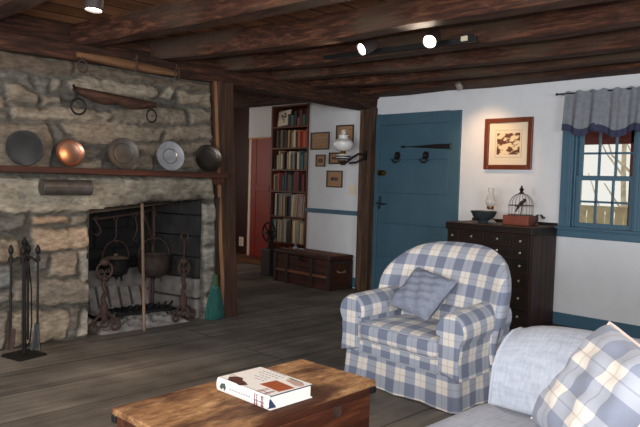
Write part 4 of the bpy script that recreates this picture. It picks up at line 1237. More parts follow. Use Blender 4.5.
# blanket chest in the passage
t = thing('blanket_chest', 'long low dark wooden chest with straps against the white passage wall', 'chest', (-5.635, 5.47, 0), -.02)
b = MB(); b.box(-.49, .49, -.185, .185, .0, .34); b.build('body', M_chest, t, bevel=.006)
b = MB(); b.box(-.50, .50, -.195, .19, .345, .395); lid = b.build('lid', M_chest, t, bevel=.010)
b = MB()
for y in (-.07, .06):
    b.box(-.49, .49, y - .016, y + .016, .395, .403)
b.build('lid_slat', plain('worn_slat', rgb(122, 76, 54), .6, noise=.2, nscale=20), lid, bevel=.003)
for x in (-.47, -.25, .19, .47):
    b = MB(); b.box(x - .022, x + .022, -.197, -.184, .0, .345); b.build('upright_strap', M_chesttrim, t, bevel=.003)
b = MB(); b.box(-.49, .49, -.1935, -.186, .14, .165); b.build('rail_strap', plain('worn_strap', rgb(118, 74, 52), .6, noise=.2, nscale=20), t)
b = MB(); b.box(.488, .497, -.185, .185, .0, .03); b.box(.488, .497, -.185, .185, .30, .34); b.box(.488, .497, -.19, -.15, 0, .34); b.box(.488, .497, .15, .185, 0, .34); b.build('end_trim', M_chesttrim, t)
b = MB(); b.tube([(.49, -.06, .22), (.515, -.05, .205), (.515, .05, .205), (.49, .06, .22)], .009, 7); b.build('end_handle', plain('pale_handle', rgb(120, 96, 78), .7), t)
b = MB(); b.cbox((0, -.20, .33), (.06, .012, .07)); b.build('lock', M_iron, t)
t = thing('small_bell', 'small pale metal bell lying on the passage chest', 'bell', (-5.92, 5.45, .404))
b = MB(); b.lathe([(.03, 0), (.026, .02), (.014, .036), (1e-5, .04)], 14); b.build('bell', M_pewter, t)
b = MB(); b.ring((0, 0, .05), .014, .004, 'y', 12); b.build('loop', M_pewter, t)
b = MB(); b.tube([(-5.865, 5.44, .412), (-5.80, 5.45, .411), (-5.76, 5.44, .411)], .008, 6); b.ring((-5.885, 5.44, .4115), .022, .0065, 'z', 14)
tag(b.build('iron_key', M_pewter), 'pale metal ring and bar lying beside the bell on the passage chest', 'key')

# iron wheel on a dark box in front of the bookcase
t = thing('hand_wheel_mill', 'black iron hand wheel on a dark box in front of the bookcase', 'mill', (-6.50, 5.55, 0))
b = MB(); b.box(-.09, .09, -.09, .09, 0, .345); b.build('box', plain('charcoal_paint', rgb(44, 42, 42), .6), t, bevel=.008)
b = MB(); b.ring((0, -.04, .56), .125, .011, 'y', 30)
for k in range(3):
    a = k * PI / 3 + .3; b.tube([(-.12 * math.cos(a), -.04, .56 - .12 * math.sin(a)), (.12 * math.cos(a), -.04, .56 + .12 * math.sin(a))], .008, 6)
b.lathe([(.03, -.02), (.03, .02)], 12, TR(0, -.04, .56) @ RX(PI / 2)); b.build('wheel', M_iron, t)
b = MB(); b.tube([(0, -.0, .345), (0, .0, .56)], .022, 8); b.tube([(-.05, .0, .345), (0, 0, .47), (.05, 0, .345)], .010, 6); b.tube([(0, .0, .56), (0, -.06, .56)], .014, 8); b.build('stand', M_iron, t)
b = MB(); b.tube([(.12, -.05, .58), (.12, -.11, .58)], .010, 7); b.build('crank_handle', M_iron, t)
# ---------------------------------------------------------------- picture wall
M_cherry = plain('cherry_frame', rgb(104, 50, 29), .3, noise=.2, nscale=12)
framed('wide brown wooden frame with pale mat and sepia landscape print above the chest of drawers', -3.458, -2.958, 1.405, 1.895, 5.678, .045, M_cherry, plain('cream_mat', rgb(222, 208, 184), .85), sepia('sepia_print', rgb(92, 48, 28), rgb(226, 204, 164), 11, .47, .53), .085, depth=.028, mat2=plain('mat_rule', rgb(176, 150, 112), .8))

# small drawer cabinet
t = thing('apothecary_dresser', 'dark wooden dresser with many small knobbed drawers below the framed picture', 'dresser', (-3.105, 5.18, 0))
DX, DY = .425, .46
b = MB(); b.box(-DX, DX, .012, DY, .045, .835); b.build('carcass', M_dresser, t, bevel=.003)
b = MB(); b.box(-DX - .012, DX + .012, -.012, DY, .835, .895); b.build('top_moulding', M_drawer, t, bevel=.008)
b = MB(); b.box(-DX, DX, .0, DY - .005, .8945, .902); b.build('top', M_dressertop, t)
b = MB(); b.box(-DX - .012, DX + .012, DY - .02, DY + .005, .895, .93); b.build('gallery', M_drawer, t, bevel=.003)
b = MB(); b.box(-DX - .012, DX + .012, -.012, DY, 0, .05); b.build('plinth', M_drawer, t, bevel=.006)
b = MB()
for k in range(5):
    y = .03 + k * .088
    b.box(DX, DX + .004, y, y + .084, .055, .83)
b.build('side_board', M_dresser, t, bevel=.002)
M_knob = plain('small_brass_knob', rgb(190, 178, 160), .3, .7)
def drawer(x0, x1, z0, z1, knobs=1):
    b = MB(); b.box(x0 + .008, x1 - .008, -.004, .02, z0 + .007, z1 - .007); d = b.build('drawer', M_drawer, t, bevel=.004)
    for k in range(knobs):
        x = x0 + (x1 - x0) * (k + .5) / knobs
        b = MB(); b.lathe([(.005, 0), (.005, .010), (.011, .014), (.010, .020), (1e-5, .023)], 12, TR(x, -.004, (z0 + z1) / 2) @ RX(PI / 2)); b.build('knob', M_knob, d)
rows = [.06, .20, .335, .45, .575, .70 - .02, .735, .825]
rows = [.06, .20, .372, .50, .628, .728, .828]
rows = [.055, .20, .372, .502, .63, .728, .83]
for z0, z1 in zip(rows, rows[1:]):
    drawer(.258, .418, z0, z1); 
for z0, z1 in zip(rows, rows[1:]):
    drawer(-.418, -.283, z0, z1)
drawer(-.275, -.018, .735, .83); drawer(-.018, .250, .735, .83)
drawer(-.275, -.018, .63, .735); drawer(-.018, .250, .63, .735)
drawer(-.275, .250, .43, .63, 2); drawer(-.275, .250, .23, .43, 2); drawer(-.275, .250, .055, .23, 2)

# things on the dresser
t = thing('pewter_bowl', 'blue-grey pewter footed bowl on the dresser in front of the oil lamp', 'bowl', (-3.235, 5.33, .903))
M_bluepewter = plain('blue_grey_pewter', rgb(84, 96, 100), .4, .7, noise=.2, nscale=20)
b = MB(); b.lathe([(.058, 0), (.05, .012), (.035, .022), (.06, .03), (.095, .055), (.113, .095), (.122, .107), (.118, .110), (.106, .095), (.08, .055), (1e-5, .04)], 32); b.build('bowl', M_bluepewter, t)
t = thing('oil_lamp', 'small clear glass oil lamp with tall chimney standing on the dresser', 'lamp', (-3.27, 5.50, .903))
b = MB(); b.lathe([(.06, 0), (.05, .012), (.02, .03), (.018, .05), (.05, .07), (.062, .09), (.05, .115), (.02, .125)], 24); b.build('oil_font', M_lampglass, t)
b = MB(); b.lathe([(.022, .122), (.034, .13), (.034, .15), (.02, .165), (.012, .17)], 18); b.build('burner', plain('aged_brass', rgb(110, 74, 40), .4, .8), t)
b = MB(); b.lathe([(.032, .145), (.045, .175), (.048, .20), (.038, .235), (.029, .265), (.027, .30), (.030, .325), (.028, .325), (.025, .30), (.027, .265), (.036, .235), (.046, .20), (.043, .175), (.030, .147)], 24); b.build('chimney', M_lampglass, t)
t = thing('domed_birdcage', 'small domed wire birdcage on a reddish wooden box on the dresser', 'birdcage', (-2.925, 5.44, .903), .05)
b = MB(); b.box(-.122, .122, -.10, .10, 0, .085); b.box(-.128, .128, -.106, .106, .0, .012); b.build('box', plain('red_brown_box', rgb(122, 60, 40), .5, noise=.2, nscale=15), t, bevel=.004)
M_wire = plain('cage_wire', rgb(112, 98, 84), .4, .8)
b = MB(); R_ = .108
for k in range(20):
    a = 2 * PI * k / 20
    pts = [(R_ * math.cos(a), R_ * math.sin(a), .086), (R_ * math.cos(a), R_ * math.sin(a), .175)] + [(R_ * math.cos(q) * math.cos(a), R_ * math.cos(q) * math.sin(a), .175 + R_ * math.sin(q)) for q in (.35, .7, 1.05, 1.35, 1.52)]
    b.tube(pts, .0014, 4)
for z in (.09, .175):
    b.ring((0, 0, z), R_, .0028, 'z', 32)
b.build('dome', M_wire, t)
b = MB(); b.lathe([(.02, .278), (.026, .286), (.012, .295), (.016, .31), (.022, .318), (.012, .33), (.006, .34), (.010, .348), (1e-5, .355)], 14); b.build('finial', plain('dark_bronze', rgb(58, 44, 36), .4, .7), t)
b = MB(); b.tube([(-.05, 0, .165), (.06, 0, .175)], .004, 6); b.tube([(.0, 0, .086), (0.01, 0, .165)], .004, 6); b.build('perch', M_iron, t)
b = MB()
b.tube([(.045, 0, .205), (.028, 0, .20), (.005, 0, .185), (-.02, 0, .158), (-.04, 0, .125), (-.05, 0, .10)], [.006, .014, .018, .013, .007, .004], 10); b.ball((.032, 0, .212), .014, 10, 8); b.tube([(.042, 0, .212), (.056, 0, .208)], [.005, .001], 6)
tag(b.build('toy_bird', plain('dark_feather', rgb(52, 36, 30), .7)), 'tiny dark bird on the perch inside the domed birdcage', 'bird').location = (-2.925, 5.44, .915)
t = thing('ribbon_strap', 'curled dark grey ribbon end beside the birdcage on the dresser', 'ribbon', (-2.735, 5.40, .903))
b = MB()
b.grid(24, 2, lambda u, v: ((-.05 + .10 * u + .012 * math.sin(u * 9), (v - .5) * .05 + .01 * math.sin(u * 6), .004 + .10 * math.sin(min(u * 2.2, 1.9)) * (1 if u < .9 else .9) - .02 * (u > .75) * math.sin((u - .75) * 12)), (u, v)))
b.build('ribbon', plain('dark_ribbon', rgb(62, 58, 56), .5), t, solid=.002)

# valance over the window
t = thing('curtain_valance', 'grey-blue gathered valance with a navy hem band over the window', 'curtain', (-2.62, 5.57, 2.06))
def fold(x):
    return .016 * math.sin(x * 37) + .007 * math.sin(x * 83 + 1) + .010 * math.sin(x * 17)
def hem(x):
    return -.31 - .055 * (.5 - .5 * math.cos(max(x - .02, 0) * 21)) * (1.0) + .0 - .02 * (x > .3)
def val(z0f, z1f, off=0.0):
    def f(u, v):
        x = u * .80
        top, bot = z0f(x), z1f(x)
        z = top + (bot - top) * v
        k = min(1, max(0, -z / .34))
        return (x, -off - .01 + fold(x) * (.55 + .7 * k) - .04 * k, z + (.008 * math.sin(x * 60) if v == 0 and off == 0 else 0)), (x, z)
    return f
M_val = linen('valance_fabric', rgb(118, 122, 130), rgb(134, 138, 145), 60)
b = MB(); b.grid(160, 14, val(lambda x: .022, lambda x: hem(x)))
v_ = b.build('drape', M_val, t, solid=.004)
b = MB(); b.grid(160, 4, val(lambda x: hem(x) + .055, lambda x: hem(x) - .004, .004))
b.build('hem_band', plain('navy_band', rgb(54, 57, 82), .9), t, solid=.003)
b = MB(); b.tube([(-.075, .0, .008), (.86, .0, .008)], .007, 8); b.tube([(-.01, 0, .008), (-.01, .10, .008)], .006, 6); b.build('rod', M_black, t)
b = MB(); b.ball((-.078, 0, .008), .012, 10, 8); b.build('rod_tip', M_black, t)

# ---------------------------------------------------------------- track lights
M_can = plain('dark_bronze_can', rgb(52, 44, 42), .5)
M_bulb = emit('lamp_glow', (1.0, .86, .74, 1), 14)
def spot_head(parent, base, front_dir, ln=.13, r=.047, energy=20, size=1.5, col=WARM, blend=.6, lampon=True, body=None):
    """black can: rear at base, mouth towards front_dir"""
    d = Vector(front_dir).normalized()
    q = d.to_track_quat('Z', 'Y').to_matrix().to_4x4()
    M = TR(*base) @ q
    b = MB(); b.lathe([(1e-5, 0), (r * .86, 0), (r * .95, .012), (r, ln * .5), (r, ln), (r * .9, ln), (r * .88, ln - .02)], 28, M); can = b.build('spot_head', body or M_can, parent)
    b = MB(); b.lathe([(1e-5, ln - .008), (r * .88, ln - .012)], 24, M); b.build('bulb_face', M_bulb, can)
    p = Vector(base) + d * (ln + .015)
    if lampon:
        lamp('spot_light', 'SPOT', p, energy, col, parent=parent, aim=p + d, spot_size=size, spot_blend=blend, shadow_soft_size=.03)
    return can
t = thing('track_light', 'black ceiling track with two lit spot heads on the joist above the armchair', 'track light', (0, 0, 0))
A, B_ = Vector((-3.70, 3.665, 2.212)), Vector((-2.36, 3.715, 2.192))
b = MB()
dv = (B_ - A); 
b.hexa([A + Vector((0, -.014, -.016)), B_ + Vector((0, -.014, -.016)), B_ + Vector((0, .016, -.016)), A + Vector((0, .016, -.016))],
       [A + Vector((0, -.014, .018)), B_ + Vector((0, -.014, .018)), B_ + Vector((0, .016, .018)), A + Vector((0, .016, .018))])
b.build('track', M_black, t, bevel=.003)
b = MB(); b.cbox(B_ + Vector((-.06, -.02, .006)), (.10, .012, .05)); b.build('feed_plate', M_black, t, bevel=.002)
b = MB(); b.cbox(B_ + Vector((-.075, -.028, .008)), (.05, .012, .034)); b.build('feed_connector', plain('ivory_plastic', rgb(196, 184, 160), .5), t, bevel=.004)
for fx, ob in ((.375, 1), (.755, 2)):
    P = A + dv * fx + Vector((0, -.02, 0))
    b = MB(); b.tube([P + Vector((.02, .005, 0)), P + Vector((.02, -.03, .005)), P + Vector((.02, -.045, .01))], .013, 8); b.cbox(P + Vector((.03, -.012, 0)), (.07, .02, .03)); b.build('swivel', M_black, t)
    spot_head(t, P + Vector((.055, -.045, .045)), (-.20, -.78, -.42) if ob == 1 else (.26, -.78, -.50), energy=26 if ob == 1 else 50, size=1.5, col=WARM if ob == 1 else (1.0, .80, .62))
t = thing('track_light', 'black spot head on the ceiling track by the fireplace, pointing down at it', 'track light', (0, 0, 0))
b = MB(); b.box(-3.6, -1.2, 1.50, 1.53, 2.30, 2.335); b.box(-3.6, -1.2, 1.505, 1.53, 2.33, 2.40); b.build('track', M_black, t)
b = MB(); b.tube([(-3.20, 1.515, 2.30), (-3.20, 1.535, 2.23)], .012, 8); b.build('swivel', M_black, t)
spot_head(t, (-3.215, 1.545, 2.225), (.02, -.10, -1), ln=.15, energy=20, size=1.6, col=(1.0, .80, .62))
b = MB(); b.tube([(-2.2, 1.515, 2.30), (-2.2, 1.54, 2.27)], .012, 8); b.build('swivel', M_black, t)
spot_head(t, (-2.2, 1.56, 2.25), (-.25, .95, -.12), energy=9, size=1.5)
t = thing('wall_spot', 'tiny lit spot head at the last joist above the framed picture', 'spotlight', (0, 0, 0))
b = MB(); b.tube([(-3.40, 5.13, 2.192), (-3.40, 5.12, 2.155)], .008, 8); b.build('stem', M_black, t)
spot_head(t, (-3.405, 5.085, 2.165), (-.02, .55, -.62), ln=.06, r=.028, energy=13, size=1.5, blend=1.0, body=plain('lit_tone_can', rgb(190, 180, 168), .35, .6))  # can body coloured pale to imitate its lit reflector

# ---------------------------------------------------------------- old trunk used as coffee table
t = thing('wooden_trunk', 'low old wooden trunk with worn top used as a coffee table', 'trunk', (-1.925, 1.580, 0), .045)
TL_, TW = .480, .218
b = MB(); b.box(-TW, TW, -TL_, TL_, .405, .430); b.build('lid', M_trunktop, t, bevel=.006, seg=3)
b = MB(); b.box(-TW + .008, TW - .008, -TL_ + .008, TL_ - .012, .375, .405); b.build('lid_rim', M_trunkend, t, bevel=.004)
b = MB(); b.box(-TW + .012, TW - .014, -TL_ + .014, TL_ - .018, .02, .373); b.build('body', M_trunkend, t, bevel=.006)
b = MB(); b.box(-TW + .006, TW - .008, -TL_ + .008, TL_ - .012, 0, .055); b.build('plinth', M_trunkend, t, bevel=.006)
for sx, sy in ((1, 1), (1, -1), (-1, 1), (-1, -1)):
    b = MB(); b.cbox((sx * (TW - .012), sy * (TL_ - .016), .392), (.03, .03, .028)); b.build('corner_iron', M_black, t, bevel=.004)
for y in (-.2, .25):
    b = MB(); b.box(TW - .014, TW - .008, y - .02, y + .02, .33, .37); b.build('lock_plate', M_rust, t)

# the book on it
bt = thing('large_book', 'thick white hardcover book with brown pictures lying on the trunk', 'book', (-1.888, 1.600, .4305), 0)
# local: u along the spine, v across; spine faces the camera side
c00 = Vector((-2.045, 1.49)); c10 = Vector((-1.715, 1.475)); c11 = Vector((-1.757, 1.705)); c01 = Vector((-2.068, 1.72))
ang = .02
bt.rotation_euler = (0, 0, ang)
BW, BD, BH = .150, .106, .052
M_jacket = plain('white_jacket', rgb(236, 232, 226), .4)
M_navyedge = plain('navy_board_edge', rgb(46, 60, 88), .5)
b = MB(); b.box(-BW, BW, -BD, BD, BH - .004, BH); b.box(-BW, BW, -BD, BD, 0, .004)
for k in range(6):
    a0, a1 = -PI / 2 + PI * k / 6, -PI / 2 + PI * (k + 1) / 6
    y = lambda a: -BD - .010 * math.cos(a)
    z = lambda a: BH / 2 + BH / 2 * math.sin(a)
    b.hexa([(-BW, y(a0), z(a0)), (BW, y(a0), z(a0)), (BW, y(a0) + .004, z(a0)), (-BW, y(a0) + .004, z(a0))],
           [(-BW, y(a1), z(a1)), (BW, y(a1), z(a1)), (BW, y(a1) + .004, z(a1)), (-BW, y(a1) + .004, z(a1))])
cov = b.build('cover', M_jacket, bt)
b = MB(); b.box(-BW + .006, BW - .004, -BD + .002, BD - .006, .004, BH - .004); b.build('pages', plain('white_pages', rgb(232, 228, 218), .9), bt)
b = MB(); b.box(BW, BW + .0012, -BD, BD, BH - .004, BH); b.box(-BW, BW, BD, BD + .0012, BH - .004, BH); b.prism([(-BD - .008, .008), (-BD + .03, .006), (-BD + .002, BH - .012)], lambda u, v, d: (d, u, v), BW - .003, BW + .0012)
b.build('board_edge', M_navyedge, bt)
zt = BH + .0006
def blob(pts, mat, nm, side=False):
    b = MB()
    if side:
        b.prism(pts, lambda u, v, d: (u, -BD - .0100 + d, v), -.0012, .002)
    else:
        b.prism(pts, lambda u, v, d: (u, v, d), BH, zt)
    return b.build(nm, mat, cov)
M_rustprint = plain('rust_red_print', rgb(160, 80, 46), .4, noise=.2, nscale=60)
M_brownprint = plain('dark_brown_print', rgb(86, 52, 46), .4)
M_pinkprint = plain('dusty_pink_print', rgb(190, 158, 148), .4)
M_greyprint = plain('grey_ink', rgb(150, 148, 150), .5)
blob([(.02, -.045), (.135, -.05), (.14, .022), (.028, .032)], M_rustprint, 'cover_picture')
blob([(-.125, -.075), (-.10, -.10), (-.05, -.105), (-.015, -.112), (.0, -.085), (-.03, -.07), (-.06, -.062), (-.075, -.045), (-.11, -.05)], M_brownprint, 'cover_motif')
blob([(-.148, -.055), (-.128, -.07), (-.115, -.055), (-.125, -.04), (-.14, -.04)], plain('pale_wing', rgb(204, 196, 184), .5), 'cover_motif')
blob([(.055, .058), (.12, .042), (.142, .05), (.142, .072), (.125, .082), (.06, .084), (.045, .072)], M_pinkprint, 'cover_motif')
blob([(.03, .088), (.055, .084), (.12, .083), (.12, .088), (.05, .094)], plain('leaf_green', rgb(88, 112, 92), .5), 'cover_motif')
b = MB(); rl = random.Random(3)
for k, (u0, u1, v) in enumerate([(-.08, .0, .095), (-.10, .02, .072), (-.10, .0, .052), (-.07, -.01, .03), (-.075, .0, .01), (-.05, .0, -.01)]):
    u = u0
    while u < u1:
        w = rl.uniform(.006, .016); b.box(u, u + w, v, v + .005, BH, zt); u += w + rl.uniform(.004, .008)
b.build('cover_lines', M_greyprint, cov)
b = MB()
for u in (.075, .087, .112, .120):
    b.box(u, u + .0035, -BD, -BD + .05, BH, zt); b.box(u, u + .0035, -BD - .0108, -BD - .008, .006, BH - .006)
for v in (-.108, -.09):
    b.box(.068, .128, v, v + .003, BH, zt)
b.box(.072, .13, -BD - .0108, -BD - .009, .022, .025)
b.build('ribbon_print', plain('plum_print', rgb(118, 60, 70), .5), cov)
blob([(-.13, .02), (-.12, .036), (-.10, .040), (-.09, .026), (-.10, .012), (-.105, .022), (-.118, .014)], plain('spine_green', rgb(70, 84, 76), .5), 'spine_motif', True)
b = MB()
for k in range(9):
    b.box(-.07 + k * .014, -.061 + k * .014, -BD - .0112, -BD - .009, .024, .029)
b.build('spine_lines', M_greyprint, cov)

# ---------------------------------------------------------------- soft furniture
def pillow(w, h, th, name, mat, parent, uvs=1.0, nu=28, edge=.06, pipe=None, dent=0.0):
    """soft square pillow in local xz, front towards -y"""
    b = MB()
    for s in (-1, 1):
        def fn(u, v):
            a, c = 2 * u - 1, 2 * v - 1
            pin = 1 - .10 * (1 - abs(a) ** 2) * abs(c) ** 3 * 0
            x = w / 2 * a * (1 - .07 * (1 - c * c)); z = h / 2 * c * (1 - .07 * (1 - a * a))
            x = w / 2 * a * (1 - .06 * (1 - abs(c)) * abs(a)); z = h / 2 * c * (1 - .06 * (1 - abs(a)) * abs(c))
            k = max(0.0, (1 - a ** 4) * (1 - c ** 4)) ** .55
            wr = .006 * math.sin(9 * a + 5 * c) * k + .004 * math.sin(17 * c - 6 * a) * k
            return (x, s * (th / 2 * k + wr), z), (x * uvs, z * uvs)
        b.grid(nu, nu, fn)
    o = b.build(name, mat, parent)
    return o

# armchair -----------------------------------------------------------------
ch = thing('armchair', 'blue and cream checked skirted armchair with rolled arms', 'armchair', (-2.365, 3.345, 0), -.03)
HW, FR, RE = .436, -.335, .27
def roundrect(hw, y0, y1, r, n=6):
    pts = []
    for cx_, cy_, a0 in ((hw - r, y0 + r, -PI / 2), (hw - r, y1 - r, 0), (-hw + r, y1 - r, PI / 2), (-hw + r, y0 + r, PI)):
        for k in range(n + 1):
            a = a0 + PI / 2 * k / n
            pts.append((cx_ + r * math.cos(a), cy_ + r * math.sin(a)))
    return pts
def densify(P, step):
    out = []
    n = len(P)
    for i in range(n):
        a, c = Vector(P[i]), Vector(P[(i + 1) % n])
        m = max(1, int((c - a).length / step))
        for k in range(m):
            out.append(a + (c - a) * k / m)
    return out
# skirt
P = densify(roundrect(HW - .012, FR + .008, RE, .03, 4), .02)
b = MB(); vs, us, fs = [], [], []
cum = 0; m = len(P); NZ = 6
for i in range(m + 1):
    p = P[i % m]
    if i: cum += (p - P[i - 1]).length
    c = Vector((0, (FR + RE) / 2)); o_ = (p - c)
    for k in range(NZ + 1):
        v = k / NZ; fl_ = 1 + .035 * v
        wv = .006 * v * math.sin(cum * 21) + .004 * v * math.sin(cum * 47)
        q = c + o_ * fl_ + o_.normalized() * wv
        tp = 1 - .10 * (q.y - FR) / (RE - FR)
        vs.append((q.x * tp, q.y, .195 - .185 * v + .004 * v * math.sin(cum * 15))); us.append((cum + .02, .195 - .185 * v))
for i in range(m):
    for k in range(NZ):
        a = i * (NZ + 1) + k
        fs.append((a, a + NZ + 1, a + NZ + 2, a + 1))
b.add(vs, fs, us, True); b.build('skirt', M_plaid, ch, solid=.006)
# inner frame below the cushion (front rail and body)
def softbox(b, x0, x1, y0, y1, z0, z1, r=.03, crown=0.0, n=14, uvo=(0, 0), bulge=0.0):
    """rounded upholstered block; each side carries its own fabric UVs"""
    cx_, cy_, cz_ = (x0 + x1) / 2, (y0 + y1) / 2, (z0 + z1) / 2
    hx, hy, hz = (x1 - x0) / 2, (y1 - y0) / 2, (z1 - z0) / 2
    def fix(p):
        q = [max(-h + r, min(h - r, c)) for c, h in zip(p, (hx, hy, hz))]
        d = Vector([c - k for c, k in zip(p, q)])
        if d.length > 1e-9: d = d.normalized() * r
        a, c = p[0] / hx, p[1] / hy
        cr_ = crown * max(0, (1 - a * a)) * max(0, (1 - c * c)) * (1 if p[2] > 0 else 0)
        bl = bulge * max(0, 1 - (p[2] / hz) ** 2)
        return (cx_ + q[0] + d.x + bl * (d.x / r if r else 0), cy_ + q[1] + d.y + bl * (d.y / r if r else 0), cz_ + q[2] + d.z + cr_)
    def face(fn, uvf):
        b.grid(n, n, lambda u, v: (fix(fn(2 * u - 1, 2 * v - 1)), uvf(2 * u - 1, 2 * v - 1)))
    face(lambda a, c: (hx * a, hy * c, hz), lambda a, c: (cx_ + hx * a, cz_ + hz + (hy * c + hy)))
    face(lambda a, c: (hx * a, -hy, hz * c), lambda a, c: (cx_ + hx * a, cz_ + hz * c))
    face(lambda a, c: (hx * a, hy, hz * c), lambda a, c: (cx_ + hx * a, cz_ + hz * c))
    face(lambda a, c: (hx, hy * a, hz * c), lambda a, c: (cy_ + hy * a, cz_ + hz * c))
    face(lambda a, c: (-hx, hy * a, hz * c), lambda a, c: (cy_ + hy * a, cz_ + hz * c))
    face(lambda a, c: (hx * a, hy * c, -hz), lambda a, c: (cx_ + hx * a, hy * c))
b = MB(); softbox(b, -.40, .40, FR + .012, RE - .005, .17, .30, .02)
b.build('seat_base', M_plaid, ch)
b = MB(); b.tube([(-.30, FR + .004, .197), (.30, FR + .004, .197)], .0055, 6); b.build('base_piping', M_piping, ch)
b = MB(); softbox(b, -.298, .298, FR - .012, .19, .272, .388, .035, crown=.022, n=18, bulge=.008)
cu = b.build('seat_cushion', M_plaid, ch)
b = MB()
for z in (.279, .381):
    pr_ = roundrect(.297, FR - .014, .18, .045, 5)
    b.tube([(p[0], p[1], z) for p in pr_], .0055, 6, closed=True)
b.build('cushion_piping', M_piping, cu)
# arms: cross section swept front to back
def arm_profile():
    pts = [(.300, .22), (.300, .30), (.302, .37), (.304, .41)]
    cx_, cz_, r = .376, .442, .100
    for k in range(19):
        a = math.radians(198 - k * (198 + 42) / 18)
        pts.append((cx_ + r * math.cos(a), cz_ + r * math.sin(a)))
    pts += [(.452, .345), (.446, .30), (.450, .24), (.456, .185)]
    return pts
AP = arm_profile()
for s in (-1, 1):
    b = MB(); ap = [Vector((s * p[0], p[1])) for p in AP]
    cum = [0]
    for a, c in zip(ap, ap[1:]): cum.append(cum[-1] + (c - a).length)
    NY = 26; y0, y1 = FR + .0, .20
    vs, us, fs = [], [], []
    for j in range(NY + 1):
        v = j / NY; y = y0 + (y1 - y0) * v
        ins = max(0, 1 - v / .05); up = .035 * v
        cx_, cz_ = .376 * s, .42
        for i, p in enumerate(ap):
            q = Vector((cx_, min(max(p.y, .2), .442))) ; d = p - q
            sh = 1 - .10 * ins ** 2
            rise = up * min(1, max(0, (p.y - .25) / .2))
            vs.append(((q.x + d.x * sh) * (1 - .09 * v), y, q.y + d.y * sh + rise)); us.append((y + .04, cum[i] + .03))
    w = len(ap)
    for j in range(NY):
        for i in range(w - 1):
            fs.append((j * w + i, j * w + i + 1, (j + 1) * w + i + 1, (j + 1) * w + i))
    b.add(vs, fs, us, True)
    b.f.append(tuple(NY * w + i for i in range(w))); b.mi.append(0); b.sm.append(False)
    am = b.build('arm', M_plaid, ch)
    # front facing panel of the arm
    b = MB(); n = len(ap); fc = [(s * .376 + (p.x - s * .376) * .90, FR - .001, p.y if p.y < .25 else .442 + (p.y - .442) * (.90 if p.y > .35 else 1)) for p in ap]
    cen_ = [(s * .388, FR - .012, .43), (s * .385, FR - .010, .32), (s * .385, FR - .006, .2)]
    vs = fc + cen_; us = [(p[0] + .05, p[2] + .02) for p in vs]; fs = []
    for i in range(n - 1):
        z = (fc[i][2] + fc[i + 1][2]) / 2
        ci = n if z > .36 else (n + 1 if z > .26 else n + 2)
        z2 = fc[i + 1][2]
        fs.append((i, i + 1, ci))
    for i in range(n - 1):
        def cidx(z): return n if z > .36 else (n + 1 if z > .26 else n + 2)
        pass
    fs += [(n, n + 1, 3), (n + 1, n + 2, 1), (n, n + 1, n - 4), (n + 1, n + 2, n - 2)]
    b.prism([(p[0], p[2]) for p in fc], lambda u, v, d: (u, d, v), FR - .010, FR + .02)
    # fabric UVs straight from the face position
    for i, p in enumerate(b.v): b.uv[i] = (p[0] + .05, p[2] + .02)
    b.build('arm_front', M_plaid, ch, bevel=.008, seg=3)
    pass
# back: barrel shaped, rounded top, leaning
def back_outline(t):
    """t 0..1 around the half perimeter from one side over the top to the other"""
    a = PI * (1 - t); n_ = 2.9
    ca, sa = math.cos(a), math.sin(a)
    return (.478 * math.copysign(abs(ca) ** (2 / n_), ca), .44 + .435 * abs(sa) ** (2 / n_))
def back_pt(x, z, off):
    lean = .26 * max(0, z - .35)
    wrap = .20 * abs(x / .5) ** 2.6
    return (x, .17 + lean - wrap + off, z)
def back_sheet(b, front):
    NU, NV = 44, 30
    def fn(u, v):
        x0 = (2 * u - 1)
        # rows from the seat up to the outline
        ang_x = .487 * math.sin(x0 * PI / 2)
        zt_ = .44 + .435 * max(0.0, 1 - abs(ang_x / .487) ** 2.9) ** (1 / 2.9)
        zb_ = .22
        z = zb_ + (zt_ - zb_) * v
        w_ = 1 - .10 * max(0, (.62 - z) / .4)
        x = ang_x * w_
        e = max(0.0, 1 - v ** 7) ** .5 * max(0.0, 1 - abs(ang_x / .4875) ** 10) ** .5
        th = .085 * e
        puff = .02 * max(0, 1 - (x / .4) ** 2) * max(0, 1 - ((z - .55) / .3) ** 2)
        off = (-th - puff) if front else (th + .02 * e)
        p = back_pt(x, z, off)
        return p, (x * 1.06 + (.30 if not front else 0.0), z * 1.03 + .03)
    b.grid(NU, NV, fn)
b = MB(); back_sheet(b, True); b.build('backrest', M_plaid, ch)
b = MB(); back_sheet(b, False); b.build('outer_back', M_plaid, ch)
b = MB(); softbox(b, -.40, .40, .05, RE + .0, .17, .50, .05); b.build('back_base', M_plaid, ch)
for sx in (-1, 1):
    for y in (FR + .05, RE - .03):
        b = MB(); b.lathe([(.018, 0), (.026, .06), (.03, .18)], 10, TR(sx * .345, y, 0)); b.build('leg', M_chest, ch)

# loose cushion on the armchair
t = thing('throw_pillow', 'plain dusty blue square cushion leaning in the checked armchair', 'cushion', (-2.43, 3.325, .567))
pw = pillow(.325, .325, .12, 'pillow', M_denim, t)
pw.matrix_local = RZ(.10) @ RX(-.78) @ RY(.24)

